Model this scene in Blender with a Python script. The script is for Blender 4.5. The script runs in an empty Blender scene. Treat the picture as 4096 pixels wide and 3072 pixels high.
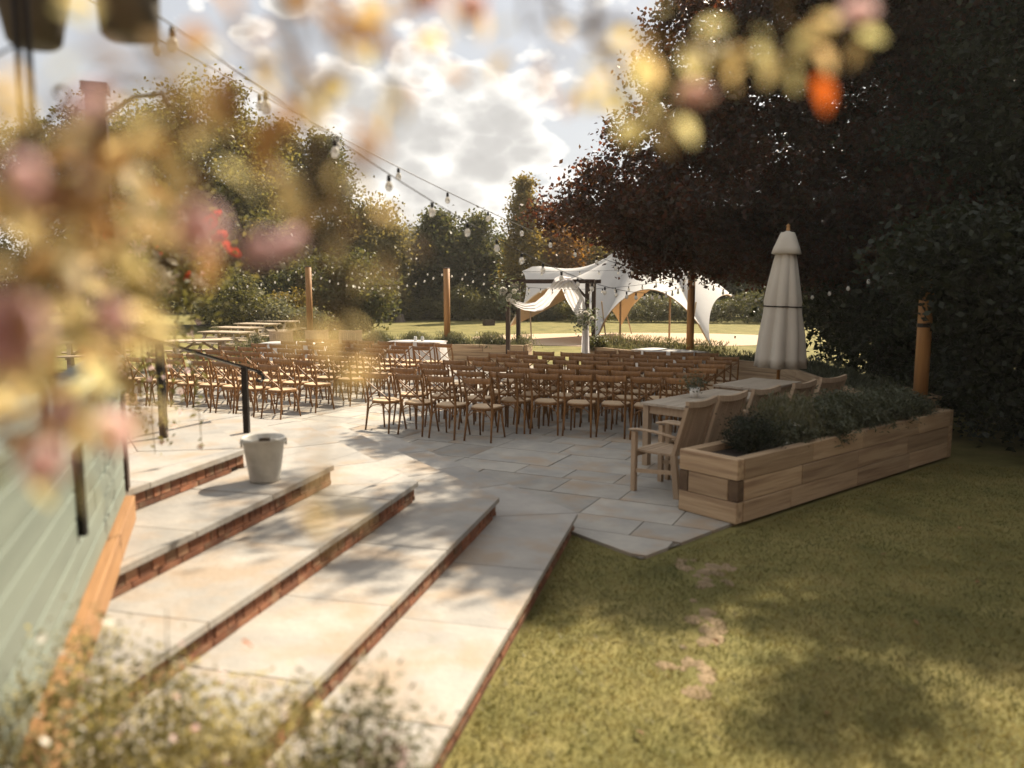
import bpy, bmesh, math, random
import numpy as np
from mathutils import Vector, Matrix
random.seed(7)
rng = np.random.default_rng(11)
S = bpy.context.scene
COL = S.collection
R = math.radians

# ---------------------------------------------------------------- camera
cam_data = bpy.data.cameras.new('camera')
cam = bpy.data.objects.new('camera', cam_data)
COL.objects.link(cam)
S.camera = cam
cam.location = (0, 0, 2.15)
cam.rotation_euler = (R(90 - 7.1), 0, 0)
cam_data.sensor_width = 36
cam_data.lens = 28.0
cam_data.clip_start = 0.05
cam_data.clip_end = 1500
cam_data.dof.use_dof = True
cam_data.dof.focus_distance = 18.0
cam_data.dof.aperture_fstop = 1.0
cam_data.dof.aperture_blades = 9

# ---------------------------------------------------------------- sky, sun, exposure
CLOUD_AT = (2.334, 3.1, 4.855)
SUN_EL, SUN_AZ = 43.0, 38.0            # azimuth measured from +Y towards +X
w = bpy.data.worlds.new('World')
S.world = w
w.use_nodes = True
nt = w.node_tree
for n in list(nt.nodes):
    nt.nodes.remove(n)
N = nt.nodes.new
L = nt.links.new
out = N('ShaderNodeOutputWorld')
bg = N('ShaderNodeBackground')
bg.inputs['Strength'].default_value = 0.1
L(bg.outputs[0], out.inputs[0])
sky = N('ShaderNodeTexSky')
sky.sky_type = 'NISHITA'
sky.sun_disc = False
sky.sun_elevation = R(SUN_EL)
sky.sun_rotation = R(SUN_AZ)
sky.air_density = 1.0
sky.dust_density = 2.5
tc = N('ShaderNodeTexCoord')
# clouds on a curved layer: direction scaled so banks widen towards the horizon
mp = N('ShaderNodeMapping')
mp.inputs['Scale'].default_value = (1.0, 1.0, 1.55)
mp.inputs['Location'].default_value = CLOUD_AT
L(tc.outputs['Generated'], mp.inputs['Vector'])
def noise(scale, detail, rough, dist=0.0):
    n = N('ShaderNodeTexNoise')
    n.inputs['Scale'].default_value = scale; n.inputs['Detail'].default_value = detail
    n.inputs['Roughness'].default_value = rough; n.inputs['Distortion'].default_value = dist
    L(mp.outputs[0], n.inputs['Vector'])
    return n.outputs['Fac']
def madd(a, k, c):
    m = N('ShaderNodeMath'); m.operation = 'MULTIPLY_ADD'; m.inputs[1].default_value = k; m.inputs[2].default_value = c
    L(a, m.inputs[0]); return m.outputs[0]
def plus(a, b):
    m = N('ShaderNodeMath'); m.operation = 'ADD'; L(a, m.inputs[0]); L(b, m.inputs[1]); return m.outputs[0]
body = noise(3.5, 3, .48)
billow = N('ShaderNodeTexVoronoi'); billow.feature = 'F1'; billow.inputs['Scale'].default_value = 13
billow.inputs['Detail'].default_value = 2; billow.inputs['Roughness'].default_value = .55
L(mp.outputs[0], billow.inputs['Vector'])
fine = noise(16, 8, .65)
dens = plus(plus(body, madd(billow.outputs['Distance'], -.21, .165)), madd(fine, .15, -.075))
r1 = N('ShaderNodeValToRGB')
r1.color_ramp.elements[0].position = 0.465
r1.color_ramp.elements[1].position = 0.53
L(dens, r1.inputs['Fac'])
# bright where the cloud thins at its rim, grey where it is deep
r2 = N('ShaderNodeValToRGB')
e = r2.color_ramp.elements
e[0].position = 0.48; e[0].color = (6.0, 5.8, 5.5, 1)
e[1].position = 0.74; e[1].color = (2.8, 2.74, 2.62, 1)
for p_, c_ in ((0.53, (5.5, 5.3, 5.0)), (0.575, (4.3, 4.17, 3.95)), (0.64, (3.25, 3.17, 3.04))):
    el = e.new(p_); el.color = (*c_, 1)
L(dens, r2.inputs['Fac'])
mx = N('ShaderNodeMixRGB')
L(r1.outputs['Color'], mx.inputs['Fac'])
# thin high haze over the blue
veil = N('ShaderNodeMixRGB')
veil.inputs['Fac'].default_value = 0.84
veil.inputs['Color2'].default_value = (3.0, 3.0, 3.0, 1)
L(sky.outputs[0], veil.inputs['Color1'])
L(veil.outputs[0], mx.inputs['Color1'])
L(r2.outputs['Color'], mx.inputs['Color2'])
L(mx.outputs[0], bg.inputs['Color'])

sd = bpy.data.lights.new('sun', 'SUN')
sd.energy = 5.0
sd.angle = R(0.55)
sd.color = (1.0, 0.865, 0.675)
sun = bpy.data.objects.new('sun', sd)
COL.objects.link(sun)
to_sun = Vector((math.cos(R(SUN_EL)) * math.sin(R(SUN_AZ)), math.cos(R(SUN_EL)) * math.cos(R(SUN_AZ)), math.sin(R(SUN_EL))))
sun.rotation_euler = to_sun.to_track_quat('Z', 'Y').to_euler()
sun.location = (20, 26, 30)

S.view_settings.view_transform = 'Standard'
S.view_settings.look = 'None'
S.view_settings.exposure = 1.15
S.view_settings.gamma = 1.0
S.view_settings.use_curve_mapping = False
S.render.engine = 'CYCLES'
S.cycles.use_denoising = True
S.cycles.max_bounces = 8
S.cycles.transparent_max_bounces = 8
S.cycles.sample_clamp_indirect = 6.0

# ---------------------------------------------------------------- materials
def nodes(name):
    m = bpy.data.materials.new(name)
    m.use_nodes = True
    t = m.node_tree
    b = t.nodes['Principled BSDF']
    return m, t, b

def pmat(name, c1, c2=None, scale=6.0, rough=0.6, bump=0.0, stretch=(1, 1, 1), metallic=0.0, rnd=0.12,
         detail=6, fine=None, bscale=None, spec=0.35, dirt=None):
    """two-tone noise material with per-object brightness variation, fine grain and bump"""
    m, t, b = nodes(name)
    c2 = c2 or tuple(x * 0.75 for x in c1)
    N = t.nodes.new; L = t.links.new
    tc = N('ShaderNodeTexCoord'); mp = N('ShaderNodeMapping')
    mp.inputs['Scale'].default_value = stretch
    oi = N('ShaderNodeObjectInfo')
    ad = N('ShaderNodeVectorMath'); ad.operation = 'ADD'
    mu = N('ShaderNodeMath'); mu.operation = 'MULTIPLY'; mu.inputs[1].default_value = 37.0
    L(oi.outputs['Random'], mu.inputs[0])
    L(tc.outputs['Object'], mp.inputs['Vector'])
    L(mp.outputs[0], ad.inputs[0]); L(mu.outputs[0], ad.inputs[1])
    n = N('ShaderNodeTexNoise'); n.inputs['Scale'].default_value = scale; n.inputs['Detail'].default_value = detail
    n.inputs['Roughness'].default_value = 0.6
    L(ad.outputs[0], n.inputs['Vector'])
    r = N('ShaderNodeValToRGB')
    r.color_ramp.elements[0].position = 0.34; r.color_ramp.elements[0].color = (*c2, 1)
    r.color_ramp.elements[1].position = 0.66; r.color_ramp.elements[1].color = (*c1, 1)
    L(n.outputs['Fac'], r.inputs['Fac'])
    col = r.outputs['Color']
    if dirt:
        dn = N('ShaderNodeTexNoise'); dn.inputs['Scale'].default_value = dirt[1]; dn.inputs['Detail'].default_value = 8
        L(ad.outputs[0], dn.inputs['Vector'])
        dr = N('ShaderNodeValToRGB'); dr.color_ramp.elements[0].position = 0.5; dr.color_ramp.elements[1].position = 0.68
        L(dn.outputs['Fac'], dr.inputs['Fac'])
        dm = N('ShaderNodeMixRGB'); L(dr.outputs[0], dm.inputs['Fac']); L(col, dm.inputs['Color1'])
        dm.inputs['Color2'].default_value = (*dirt[0], 1)
        col = dm.outputs[0]
    hv = N('ShaderNodeHueSaturation')
    mr = N('ShaderNodeMapRange'); mr.inputs['To Min'].default_value = 1 - rnd; mr.inputs['To Max'].default_value = 1 + rnd
    L(oi.outputs['Random'], mr.inputs['Value']); L(mr.outputs[0], hv.inputs['Value']); L(col, hv.inputs['Color'])
    L(hv.outputs[0], b.inputs['Base Color'])
    b.inputs['Roughness'].default_value = rough
    b.inputs['Metallic'].default_value = metallic
    b.inputs['Specular IOR Level'].default_value = spec
    if bump:
        n3 = N('ShaderNodeTexNoise'); n3.inputs['Scale'].default_value = bscale or scale * 3; n3.inputs['Detail'].default_value = 5
        L(ad.outputs[0], n3.inputs['Vector'])
        bp = N('ShaderNodeBump'); bp.inputs['Strength'].default_value = bump; bp.inputs['Distance'].default_value = 0.01
        L(n3.outputs['Fac'], bp.inputs['Height']); L(bp.outputs[0], b.inputs['Normal'])
    return m

def leafmat(name, cols, trans=0.45, tcol=None, island=True, rough=0.45, spec=0.3):
    """leaf: colour picked per leaf, light coming through"""
    m, t, b = nodes(name)
    N = t.nodes.new; L = t.links.new
    if island:
        g = N('ShaderNodeNewGeometry'); rv = g.outputs['Random Per Island']
    else:
        g = N('ShaderNodeObjectInfo'); rv = g.outputs['Random']
    r = N('ShaderNodeValToRGB'); r.color_ramp.interpolation = 'LINEAR'
    e = r.color_ramp.elements
    e[0].position = 0; e[0].color = (*cols[0], 1)
    e[1].position = 1; e[1].color = (*cols[-1], 1)
    for i, c in enumerate(cols[1:-1]):
        x = e.new((i + 1) / (len(cols) - 1)); x.color = (*c, 1)
    L(rv, r.inputs['Fac'])
    L(r.outputs[0], b.inputs['Base Color'])
    b.inputs['Roughness'].default_value = rough
    b.inputs['Specular IOR Level'].default_value = spec
    tr = N('ShaderNodeBsdfTranslucent')
    mm = N('ShaderNodeMixRGB'); mm.blend_type = 'MULTIPLY'; mm.inputs['Fac'].default_value = 1
    L(r.outputs[0], mm.inputs['Color1']); mm.inputs['Color2'].default_value = (*(tcol or (1.5, 1.4, .8)), 1)
    L(mm.outputs[0], tr.inputs['Color'])
    ms = N('ShaderNodeMixShader'); ms.inputs['Fac'].default_value = trans
    L(b.outputs[0], ms.inputs[1]); L(tr.outputs[0], ms.inputs[2])
    L(ms.outputs[0], t.nodes['Material Output'].inputs['Surface'])
    return m

def cloth(name, c, trans=0.3, tcol=None, rough=0.85, c2=None, scale=3):
    m, t, b = nodes(name)
    N = t.nodes.new; L = t.links.new
    n = N('ShaderNodeTexNoise'); n.inputs['Scale'].default_value = scale; n.inputs['Detail'].default_value = 6
    tcn = N('ShaderNodeTexCoord'); L(tcn.outputs['Object'], n.inputs['Vector'])
    mx = N('ShaderNodeMixRGB'); mx.inputs['Color1'].default_value = (*c, 1)
    mx.inputs['Color2'].default_value = (*(c2 or tuple(x * .88 for x in c)), 1)
    L(n.outputs['Fac'], mx.inputs['Fac']); L(mx.outputs[0], b.inputs['Base Color'])
    b.inputs['Roughness'].default_value = rough
    b.inputs['Specular IOR Level'].default_value = 0.15
    tr = N('ShaderNodeBsdfTranslucent'); tr.inputs['Color'].default_value = (*(tcol or c), 1)
    ms = N('ShaderNodeMixShader'); ms.inputs['Fac'].default_value = trans
    L(b.outputs[0], ms.inputs[1]); L(tr.outputs[0], ms.inputs[2])
    L(ms.outputs[0], t.nodes['Material Output'].inputs['Surface'])
    return m

M = {}
M['slab'] = pmat('sandstone_slab', (.38, .355, .31), (.27, .262, .242), scale=2.6, rough=.7, bump=.45, bscale=22, rnd=.16, dirt=((.33, .26, .19), 2.1))
M['tread'] = pmat('sandstone_tread', (.355, .33, .295), (.26, .25, .232), scale=2.4, rough=.7, bump=.45, bscale=25, rnd=.09, dirt=((.31, .25, .19), 2.6))
M['joint'] = pmat('joint_sand', (.16, .14, .11), (.10, .09, .07), scale=20, rough=.95)
M['brick'] = pmat('red_brick', (.25, .10, .05), (.14, .06, .035), scale=9, rough=.85, bump=.4, rnd=.4, dirt=((.24, .15, .09), 6))
M['mortar'] = pmat('mortar', (.20, .165, .13), (.13, .105, .085), scale=25, rough=.95, bump=.3)
M['sleeper'] = pmat('oak_sleeper', (.46, .34, .215), (.36, .25, .15), scale=3.0, stretch=(.4, 7, 7), rough=.8, bump=.7, rnd=.2, dirt=((.25, .165, .10), 2.2))
M['endgrain'] = pmat('end_grain', (.13, .085, .05), (.08, .05, .03), scale=12, rough=.85)
M['soil'] = pmat('soil', (.035, .025, .018), (.02, .014, .01), scale=14, rough=1, bump=.8)
M['chairwood'] = pmat('brown_chair_wood', (.25, .125, .042), (.16, .074, .025), scale=5, stretch=(6, 6, 1), rough=.42, rnd=.16, bump=.08)
M['seat'] = pmat('woven_seat', (.56, .41, .26), (.48, .345, .21), scale=40, rough=.75, bump=.25, rnd=.1)
M['teak'] = pmat('weathered_teak', (.40, .30, .205), (.32, .23, .15), scale=4, stretch=(5, 5, .6), rough=.7, bump=.15, rnd=.1)
M['teaktop'] = pmat('silvered_teak', (.40, .34, .27), (.32, .27, .21), scale=4, stretch=(.6, 6, 5), rough=.65, bump=.12, rnd=.1)
M['picnic'] = pmat('pale_picnic_wood', (.46, .38, .28), (.36, .28, .19), scale=4, stretch=(.6, 5, 5), rough=.75, bump=.15, rnd=.12)
M['polewood'] = pmat('golden_pole_wood', (.36, .19, .065), (.27, .13, .045), scale=4, stretch=(6, 6, .5), rough=.6, bump=.15)
M['darkwood'] = pmat('dark_stained_wood', (.055, .032, .02), (.035, .02, .014), scale=4, stretch=(6, 6, .5), rough=.55)
M['beam'] = pmat('orange_sawn_timber', (.36, .195, .085), (.27, .14, .06), scale=4, stretch=(.4, 7, 7), rough=.6, bump=.25, rnd=.1)
M['sage'] = pmat('sage_paint', (.175, .205, .172), (.145, .172, .145), scale=3, stretch=(.5, 5, 5), rough=.45, bump=.12, rnd=.07)
M['iron'] = pmat('black_iron', (.022, .02, .018), (.012, .011, .01), scale=20, rough=.4, metallic=.5, rnd=.05)
M['zinc'] = pmat('whitewashed_zinc', (.56, .55, .51), (.44, .43, .40), scale=7, rough=.5, bump=.1, metallic=.15, rnd=0, dirt=((.34, .32, .28), 5))
M['pot'] = pmat('grey_pot', (.11, .10, .085), (.075, .066, .055), scale=8, rough=.7, bump=.2)
M['whitepot'] = pmat('white_ceramic', (.72, .71, .67), (.66, .65, .61), scale=4, rough=.35, rnd=0)
M['linen'] = cloth('white_linen', (.74, .72, .70), .25)
M['chiffon'] = cloth('white_chiffon', (.80, .78, .79), .5)
M['parasol'] = cloth('cream_canvas', (.60, .56, .48), .12, c2=(.52, .48, .41))
M['tent'] = cloth('white_marquee_fabric', (.58, .57, .55), .10, tcol=(.8, .7, .55))
M['lining'] = cloth('amber_lining', (.55, .42, .27), .3, tcol=(.8, .58, .33))
M['sand'] = pmat('pale_sand', (.56, .42, .29), (.46, .33, .22), scale=6, rough=.95, bump=.3, bscale=30)
M['bark'] = pmat('bark', (.085, .065, .05), (.045, .034, .026), scale=5, stretch=(5, 5, .8), rough=.9, bump=.6)
M['palebark'] = pmat('pale_bark', (.16, .13, .10), (.08, .06, .05), scale=5, stretch=(5, 5, .8), rough=.9, bump=.5)
M['jar'] = pmat('frosted_glass', (.6, .6, .58), (.55, .55, .53), rough=.15, spec=.6)

m, t, b = nodes('bulb_glass')
b.inputs['Base Color'].default_value = (.9, .88, .82, 1)
b.inputs['Roughness'].default_value = .08
b.inputs['Transmission Weight'].default_value = .55
b.inputs['IOR'].default_value = 1.35
M['bulb'] = m

# lawn: two greens, mown drift, worn earth patches near the paving tip
m, t, b = nodes('lawn_grass')
N2 = t.nodes.new; L2 = t.links.new
tc2 = N2('ShaderNodeTexCoord')
a1 = N2('ShaderNodeTexNoise'); a1.inputs['Scale'].default_value = 1.1; a1.inputs['Detail'].default_value = 9; a1.inputs['Roughness'].default_value = .65
L2(tc2.outputs['Object'], a1.inputs['Vector'])
cr = N2('ShaderNodeValToRGB')
ee = cr.color_ramp.elements
ee[0].position = .3; ee[0].color = (.10, .098, .036, 1)
ee[1].position = .72; ee[1].color = (.27, .225, .095, 1)
x = ee.new(.5); x.color = (.185, .165, .062, 1)
L2(a1.outputs['Fac'], cr.inputs['Fac'])
a2 = N2('ShaderNodeTexNoise'); a2.inputs['Scale'].default_value = 60; a2.inputs['Detail'].default_value = 4
L2(tc2.outputs['Object'], a2.inputs['Vector'])
mm2 = N2('ShaderNodeMixRGB'); mm2.blend_type = 'MULTIPLY'; mm2.inputs['Fac'].default_value = .55
cr2 = N2('ShaderNodeValToRGB'); cr2.color_ramp.elements[0].position = .3; cr2.color_ramp.elements[1].position = .62
cr2.color_ramp.elements[0].color = (.65, .65, .6, 1); cr2.color_ramp.elements[1].color = (1.1, 1.1, 1.05, 1)
L2(a2.outputs['Fac'], cr2.inputs['Fac']); L2(cr.outputs[0], mm2.inputs['Color1']); L2(cr2.outputs[0], mm2.inputs['Color2'])
L2(mm2.outputs[0], b.inputs['Base Color'])
b.inputs['Roughness'].default_value = .9
b.inputs['Specular IOR Level'].default_value = .1
bp = N2('ShaderNodeBump'); bp.inputs['Strength'].default_value = .35; bp.inputs['Distance'].default_value = .03
L2(a2.outputs['Fac'], bp.inputs['Height']); L2(bp.outputs[0], b.inputs['Normal'])
M['lawn'] = m
M['blade'] = leafmat('grass_blade', [(.145, .135, .048), (.175, .158, .058), (.20, .175, .07), (.235, .20, .09)], .3)
bt = M['blade'].node_tree
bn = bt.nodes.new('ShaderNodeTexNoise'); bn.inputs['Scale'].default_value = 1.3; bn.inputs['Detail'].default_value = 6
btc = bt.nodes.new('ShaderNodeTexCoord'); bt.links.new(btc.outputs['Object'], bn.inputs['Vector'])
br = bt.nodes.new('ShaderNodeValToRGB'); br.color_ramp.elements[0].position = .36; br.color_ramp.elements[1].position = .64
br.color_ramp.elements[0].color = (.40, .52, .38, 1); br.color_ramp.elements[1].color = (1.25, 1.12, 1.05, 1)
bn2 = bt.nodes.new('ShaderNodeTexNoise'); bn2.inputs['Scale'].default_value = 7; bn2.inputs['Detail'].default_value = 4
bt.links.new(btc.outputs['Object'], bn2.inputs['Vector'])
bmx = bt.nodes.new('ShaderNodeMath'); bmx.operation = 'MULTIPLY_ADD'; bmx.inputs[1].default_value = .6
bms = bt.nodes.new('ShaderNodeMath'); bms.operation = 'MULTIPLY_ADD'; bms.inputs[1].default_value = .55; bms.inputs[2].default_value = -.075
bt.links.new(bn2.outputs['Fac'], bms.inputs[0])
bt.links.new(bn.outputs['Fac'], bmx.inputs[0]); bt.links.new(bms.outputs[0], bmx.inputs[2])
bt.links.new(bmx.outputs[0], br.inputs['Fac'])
ramp = [n for n in bt.nodes if n.type == 'VALTORGB' and n != br][0]
bm = bt.nodes.new('ShaderNodeMixRGB'); bm.blend_type = 'MULTIPLY'; bm.inputs['Fac'].default_value = 1
targets = [l.to_socket for l in ramp.outputs[0].links]
bt.links.new(ramp.outputs[0], bm.inputs['Color1']); bt.links.new(br.outputs[0], bm.inputs['Color2'])
for s_ in targets: bt.links.new(bm.outputs[0], s_)
M['earth'] = pmat('bare_earth', (.26, .19, .115), (.17, .125, .07), scale=12, rough=1, bump=.6)

M['beech'] = leafmat('copper_beech_leaf', [(.024, .021, .021), (.032, .028, .026), (.05, .027, .021), (.028, .034, .025), (.036, .031, .028)], .46, tcol=(4.0, 1.7, .68), rough=.42, spec=.4)
M['yew'] = leafmat('dark_evergreen_leaf', [(.012, .017, .009), (.02, .027, .014), (.028, .034, .016)], .25)
M['olive'] = leafmat('olive_leaf', [(.105, .112, .045), (.15, .145, .06), (.195, .165, .07), (.125, .13, .058)], .5)
M['deep'] = leafmat('deep_green_leaf', [(.05, .06, .028), (.075, .082, .036), (.11, .10, .045)], .45)
M['gold'] = leafmat('golden_leaf', [(.17, .135, .04), (.22, .155, .04), (.14, .125, .045)], .45)
M['amber'] = leafmat('amber_leaf', [(.20, .10, .02), (.26, .12, .02), (.14, .09, .02)], .45)
M['willow'] = leafmat('willow_leaf', [(.155, .135, .06), (.20, .17, .075), (.12, .11, .05)], .45)
M['silver'] = leafmat('silver_green_leaf', [(.13, .135, .085), (.17, .17, .11), (.10, .105, .06), (.20, .18, .13)], .35)
M['shrub'] = leafmat('shrub_leaf', [(.08, .085, .035), (.12, .12, .05), (.17, .15, .07)], .4)
M['plantdark'] = leafmat('planter_leaf', [(.055, .066, .042), (.09, .10, .066), (.13, .14, .095)], .3)
M['fgleaf'] = leafmat('ochre_leaf', [(.52, .43, .25), (.60, .48, .27), (.44, .38, .22), (.56, .42, .23), (.46, .34, .20)], .6, tcol=(1.45, 1.4, 1.15), island=False)
M['fgbrown'] = leafmat('brown_leaf', [(.27, .17, .09), (.19, .12, .07), (.33, .22, .12)], .55, tcol=(1.5, 1.3, .9), island=False)
M['fgpale'] = leafmat('pale_leaf', [(.50, .46, .27), (.58, .52, .31), (.42, .40, .22)], .55, tcol=(1.35, 1.3, 1.05), island=False)
M['fgorange'] = leafmat('orange_leaf', [(.45, .13, .03), (.38, .11, .025)], .5, tcol=(1.5, 1.1, .7), island=False)
M['fgpalebush'] = leafmat('pale_bush_leaf', [(.42, .38, .22), (.50, .44, .27), (.34, .31, .17)], .45)
M['pink'] = leafmat('pink_petal', [(.80, .62, .62), (.84, .68, .66), (.76, .58, .62)], .5, tcol=(1.15, 1.1, 1.1), island=False, spec=.1)
M['mauve'] = leafmat('mauve_petal', [(.70, .54, .56), (.64, .48, .52)], .5, tcol=(1.15, 1.1, 1.1), island=False, spec=.1)
M['white'] = leafmat('white_petal', [(.78, .75, .68), (.70, .67, .60)], .35, tcol=(1, 1, 1), island=False, spec=.1)
M['red'] = leafmat('red_petal', [(.60, .07, .03), (.70, .11, .05)], .4, tcol=(1.1, 1, 1), island=False, spec=.1)
M['eye'] = pmat('flower_eye', (.45, .30, .06), (.35, .22, .04))
M['stem'] = pmat('green_stem', (.20, .16, .07), (.13, .10, .04), scale=20, rough=.6)
M['eucalyptus'] = leafmat('eucalyptus_leaf', [(.08, .10, .07), (.12, .14, .10), (.16, .17, .13)], .3)

# ---------------------------------------------------------------- geometry helpers
class MB:
    def __init__(s):
        s.v = []; s.f = []
    def box(s, c, d, rz=0.0, rot=None):
        x, y, z = (k / 2 for k in d)
        Q = rot if rot is not None else Matrix.Rotation(rz, 3, 'Z')
        o = len(s.v)
        for a in (-x, x):
            for b_ in (-y, y):
                for g in (-z, z):
                    p = Q @ Vector((a, b_, g))
                    s.v.append((p.x + c[0], p.y + c[1], p.z + c[2]))
        for q in ((0, 1, 3, 2), (4, 6, 7, 5), (0, 4, 5, 1), (2, 3, 7, 6), (0, 2, 6, 4), (1, 5, 7, 3)):
            s.f.append(tuple(o + i for i in q))
        return s
    def beam(s, p, q, wd, ht, up=(0, 0, 1)):
        p = Vector(p); q = Vector(q); d = (q - p); l = d.length; d.normalize()
        u = Vector(up); sd_ = d.cross(u)
        if sd_.length < 1e-4:
            sd_ = d.cross(Vector((0, 1, 0)))
        sd_.normalize(); u = sd_.cross(d)
        Q = Matrix((d, sd_, u)).transposed()
        return s.box((p + q) / 2, (l, wd, ht), rot=Q)
    def tube(s, pts, r, n=8, cap=True, flat=None):
        pts = [Vector(p) for p in pts]
        rs = r if isinstance(r, (list, tuple)) else [r] * len(pts)
        o = len(s.v)
        prev = None
        for i, p in enumerate(pts):
            d = (pts[min(i + 1, len(pts) - 1)] - pts[max(i - 1, 0)])
            d.normalize()
            if prev is None:
                a = d.cross(Vector((0, 0, 1)))
                if a.length < 1e-3:
                    a = d.cross(Vector((0, 1, 0)))
            else:
                a = prev - d * prev.dot(d)
            a.normalize(); prev = a
            c = d.cross(a)
            for k in range(n):
                t_ = 2 * math.pi * k / n
                fx, fy = (flat if flat else (1, 1))
                v = p + a * (math.cos(t_) * rs[i] * fx) + c * (math.sin(t_) * rs[i] * fy)
                s.v.append(tuple(v))
        for i in range(len(pts) - 1):
            for k in range(n):
                a0 = o + i * n + k; a1 = o + i * n + (k + 1) % n
                s.f.append((a0, a1, a1 + n, a0 + n))
        if cap:
            s.f.append(tuple(o + k for k in reversed(range(n))))
            s.f.append(tuple(o + (len(pts) - 1) * n + k for k in range(n)))
        return s
    def lathe(s, prof, n=24, c=(0, 0, 0), fold=None):
        o = len(s.v)
        for j, (r, z) in enumerate(prof):
            for k in range(n):
                t_ = 2 * math.pi * k / n
                rr = r * (fold(t_, z) if fold else 1)
                s.v.append((c[0] + rr * math.cos(t_), c[1] + rr * math.sin(t_), c[2] + z))
        for j in range(len(prof) - 1):
            for k in range(n):
                a0 = o + j * n + k; a1 = o + j * n + (k + 1) % n
                s.f.append((a0, a1, a1 + n, a0 + n))
        return s
    def prism(s, poly, z0, z1):
        o = len(s.v); n = len(poly)
        for p in poly: s.v.append((p[0], p[1], z0))
        for p in poly: s.v.append((p[0], p[1], z1))
        s.f.append(tuple(o + n + i for i in range(n)))
        s.f.append(tuple(o + i for i in reversed(range(n))))
        for i in range(n):
            j = (i + 1) % n
            s.f.append((o + i, o + j, o + n + j, o + n + i))
        return s
    def grid(s, P):
        """P[i][j] -> points; two sided sheet"""
        o = len(s.v); h = len(P); w_ = len(P[0])
        for row in P:
            for p in row: s.v.append(tuple(p))
        for i in range(h - 1):
            for j in range(w_ - 1):
                a = o + i * w_ + j
                s.f.append((a, a + 1, a + w_ + 1, a + w_))
        return s
    def mesh(s, name, mat, smooth=False):
        me = bpy.data.meshes.new(name)
        me.from_pydata(s.v, [], s.f)
        me.materials.append(mat)
        if smooth:
            me.polygons.foreach_set('use_smooth', [True] * len(me.polygons))
        me.update()
        return me
    def build(s, name, mat, parent=None, smooth=False, loc=(0, 0, 0)):
        return link(name, s.mesh(name, mat, smooth), parent, loc)

def link(name, me, parent=None, loc=(0, 0, 0), rot=(0, 0, 0), scale=None):
    o = bpy.data.objects.new(name, me)
    COL.objects.link(o)
    o.location = loc; o.rotation_euler = rot
    if scale is not None:
        o.scale = scale if isinstance(scale, tuple) else (scale,) * 3
    if parent is not None:
        o.parent = parent
    return o

def tag(o, label=None, cat=None, group=None, kind=None):
    if label: o['label'] = label
    if cat: o['category'] = cat
    if group: o['group'] = group
    if kind: o['kind'] = kind
    return o

def thing(name, label, cat, loc=(0, 0, 0), rz=0.0, group=None):
    o = bpy.data.objects.new(name, None)
    COL.objects.link(o)
    o.empty_display_size = .2
    o.location = loc; o.rotation_euler = (0, 0, rz)
    return tag(o, label, cat, group)

def kids(o):
    return [c for c in CH.get(o.name, [])]

CH = {}
def register(root):
    """remember the children of a finished prototype so that copies need no depsgraph"""
    CH[root.name] = [c for c in bpy.data.objects if c.parent == root]
    for c in CH[root.name]:
        CH[c.name] = [d for d in bpy.data.objects if d.parent == c]

def dup(root, loc, rz, label, group=None):
    r = root.copy(); COL.objects.link(r)
    r.location = loc; r.rotation_euler = (0, 0, rz)
    r['label'] = label
    if group: r['group'] = group
    for ch in CH[root.name]:
        c = ch.copy(); COL.objects.link(c); c.parent = r
        for g in CH[ch.name]:
            d = g.copy(); COL.objects.link(d); d.parent = c
    return r

def fast_mesh(name, V, F, mat):
    """V (n,3), F (m,k) numpy arrays"""
    me = bpy.data.meshes.new(name)
    k = F.shape[1]
    me.vertices.add(len(V)); me.vertices.foreach_set('co', V.astype(np.float32).ravel())
    me.loops.add(F.size); me.loops.foreach_set('vertex_index', F.astype(np.int32).ravel())
    me.polygons.add(len(F))
    me.polygons.foreach_set('loop_start', np.arange(0, F.size, k, dtype=np.int32))
    me.polygons.foreach_set('loop_total', np.full(len(F), k, dtype=np.int32))
    me.materials.append(mat)
    me.update(calc_edges=True)
    me.validate()
    return me

def unit(a):
    return a / np.maximum(np.linalg.norm(a, axis=1, keepdims=True), 1e-9)

def leaves(C, size, wide=.55, flat=.35, droop=.25, d=None):
    """diamond leaves with a fold; flat pulls blades towards horizontal"""
    n = len(C)
    if d is None:
        d = rng.normal(size=(n, 3)); d[:, 2] = d[:, 2] * (1 - flat) - droop
    d = unit(d)
    nn = rng.normal(size=(n, 3)); nn[:, 2] += flat * 2.5
    wv = unit(np.cross(d, nn)); nn = np.cross(wv, d)
    s_ = (size * rng.uniform(.65, 1.3, n))[:, None]
    V = np.empty((n, 4, 3))
    V[:, 0] = C - d * s_ * .5
    V[:, 1] = C + wv * s_ * wide * .5 + nn * s_ * .1
    V[:, 2] = C + d * s_ * .5
    V[:, 3] = C - wv * s_ * wide * .5 + nn * s_ * .1
    F = np.arange(n * 4).reshape(n, 4)
    return V.reshape(-1, 3), F

def blades(C, h, wd, lean=.35):
    n = len(C)
    a = rng.uniform(0, 2 * np.pi, n)
    sd_ = np.stack([np.cos(a), np.sin(a), np.zeros(n)], 1)
    tip = rng.normal(size=(n, 3)) * lean; tip[:, 2] = 1
    hh = (h * rng.uniform(.5, 1.25, n))[:, None]
    V = np.empty((n, 3, 3))
    V[:, 0] = C - sd_ * wd / 2; V[:, 1] = C + sd_ * wd / 2; V[:, 2] = C + tip * hh
    return V.reshape(-1, 3), np.arange(n * 3).reshape(n, 3)

def in_poly(x, y, P):
    r = np.zeros(np.shape(x), bool)
    j = len(P) - 1
    for i in range(len(P)):
        xi, yi = P[i]; xj, yj = P[j]
        c = ((yi > y) != (yj > y)) & (x < (xj - xi) * (y - yi) / (yj - yi + 1e-12) + xi)
        r ^= c
        j = i
    return r

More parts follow.
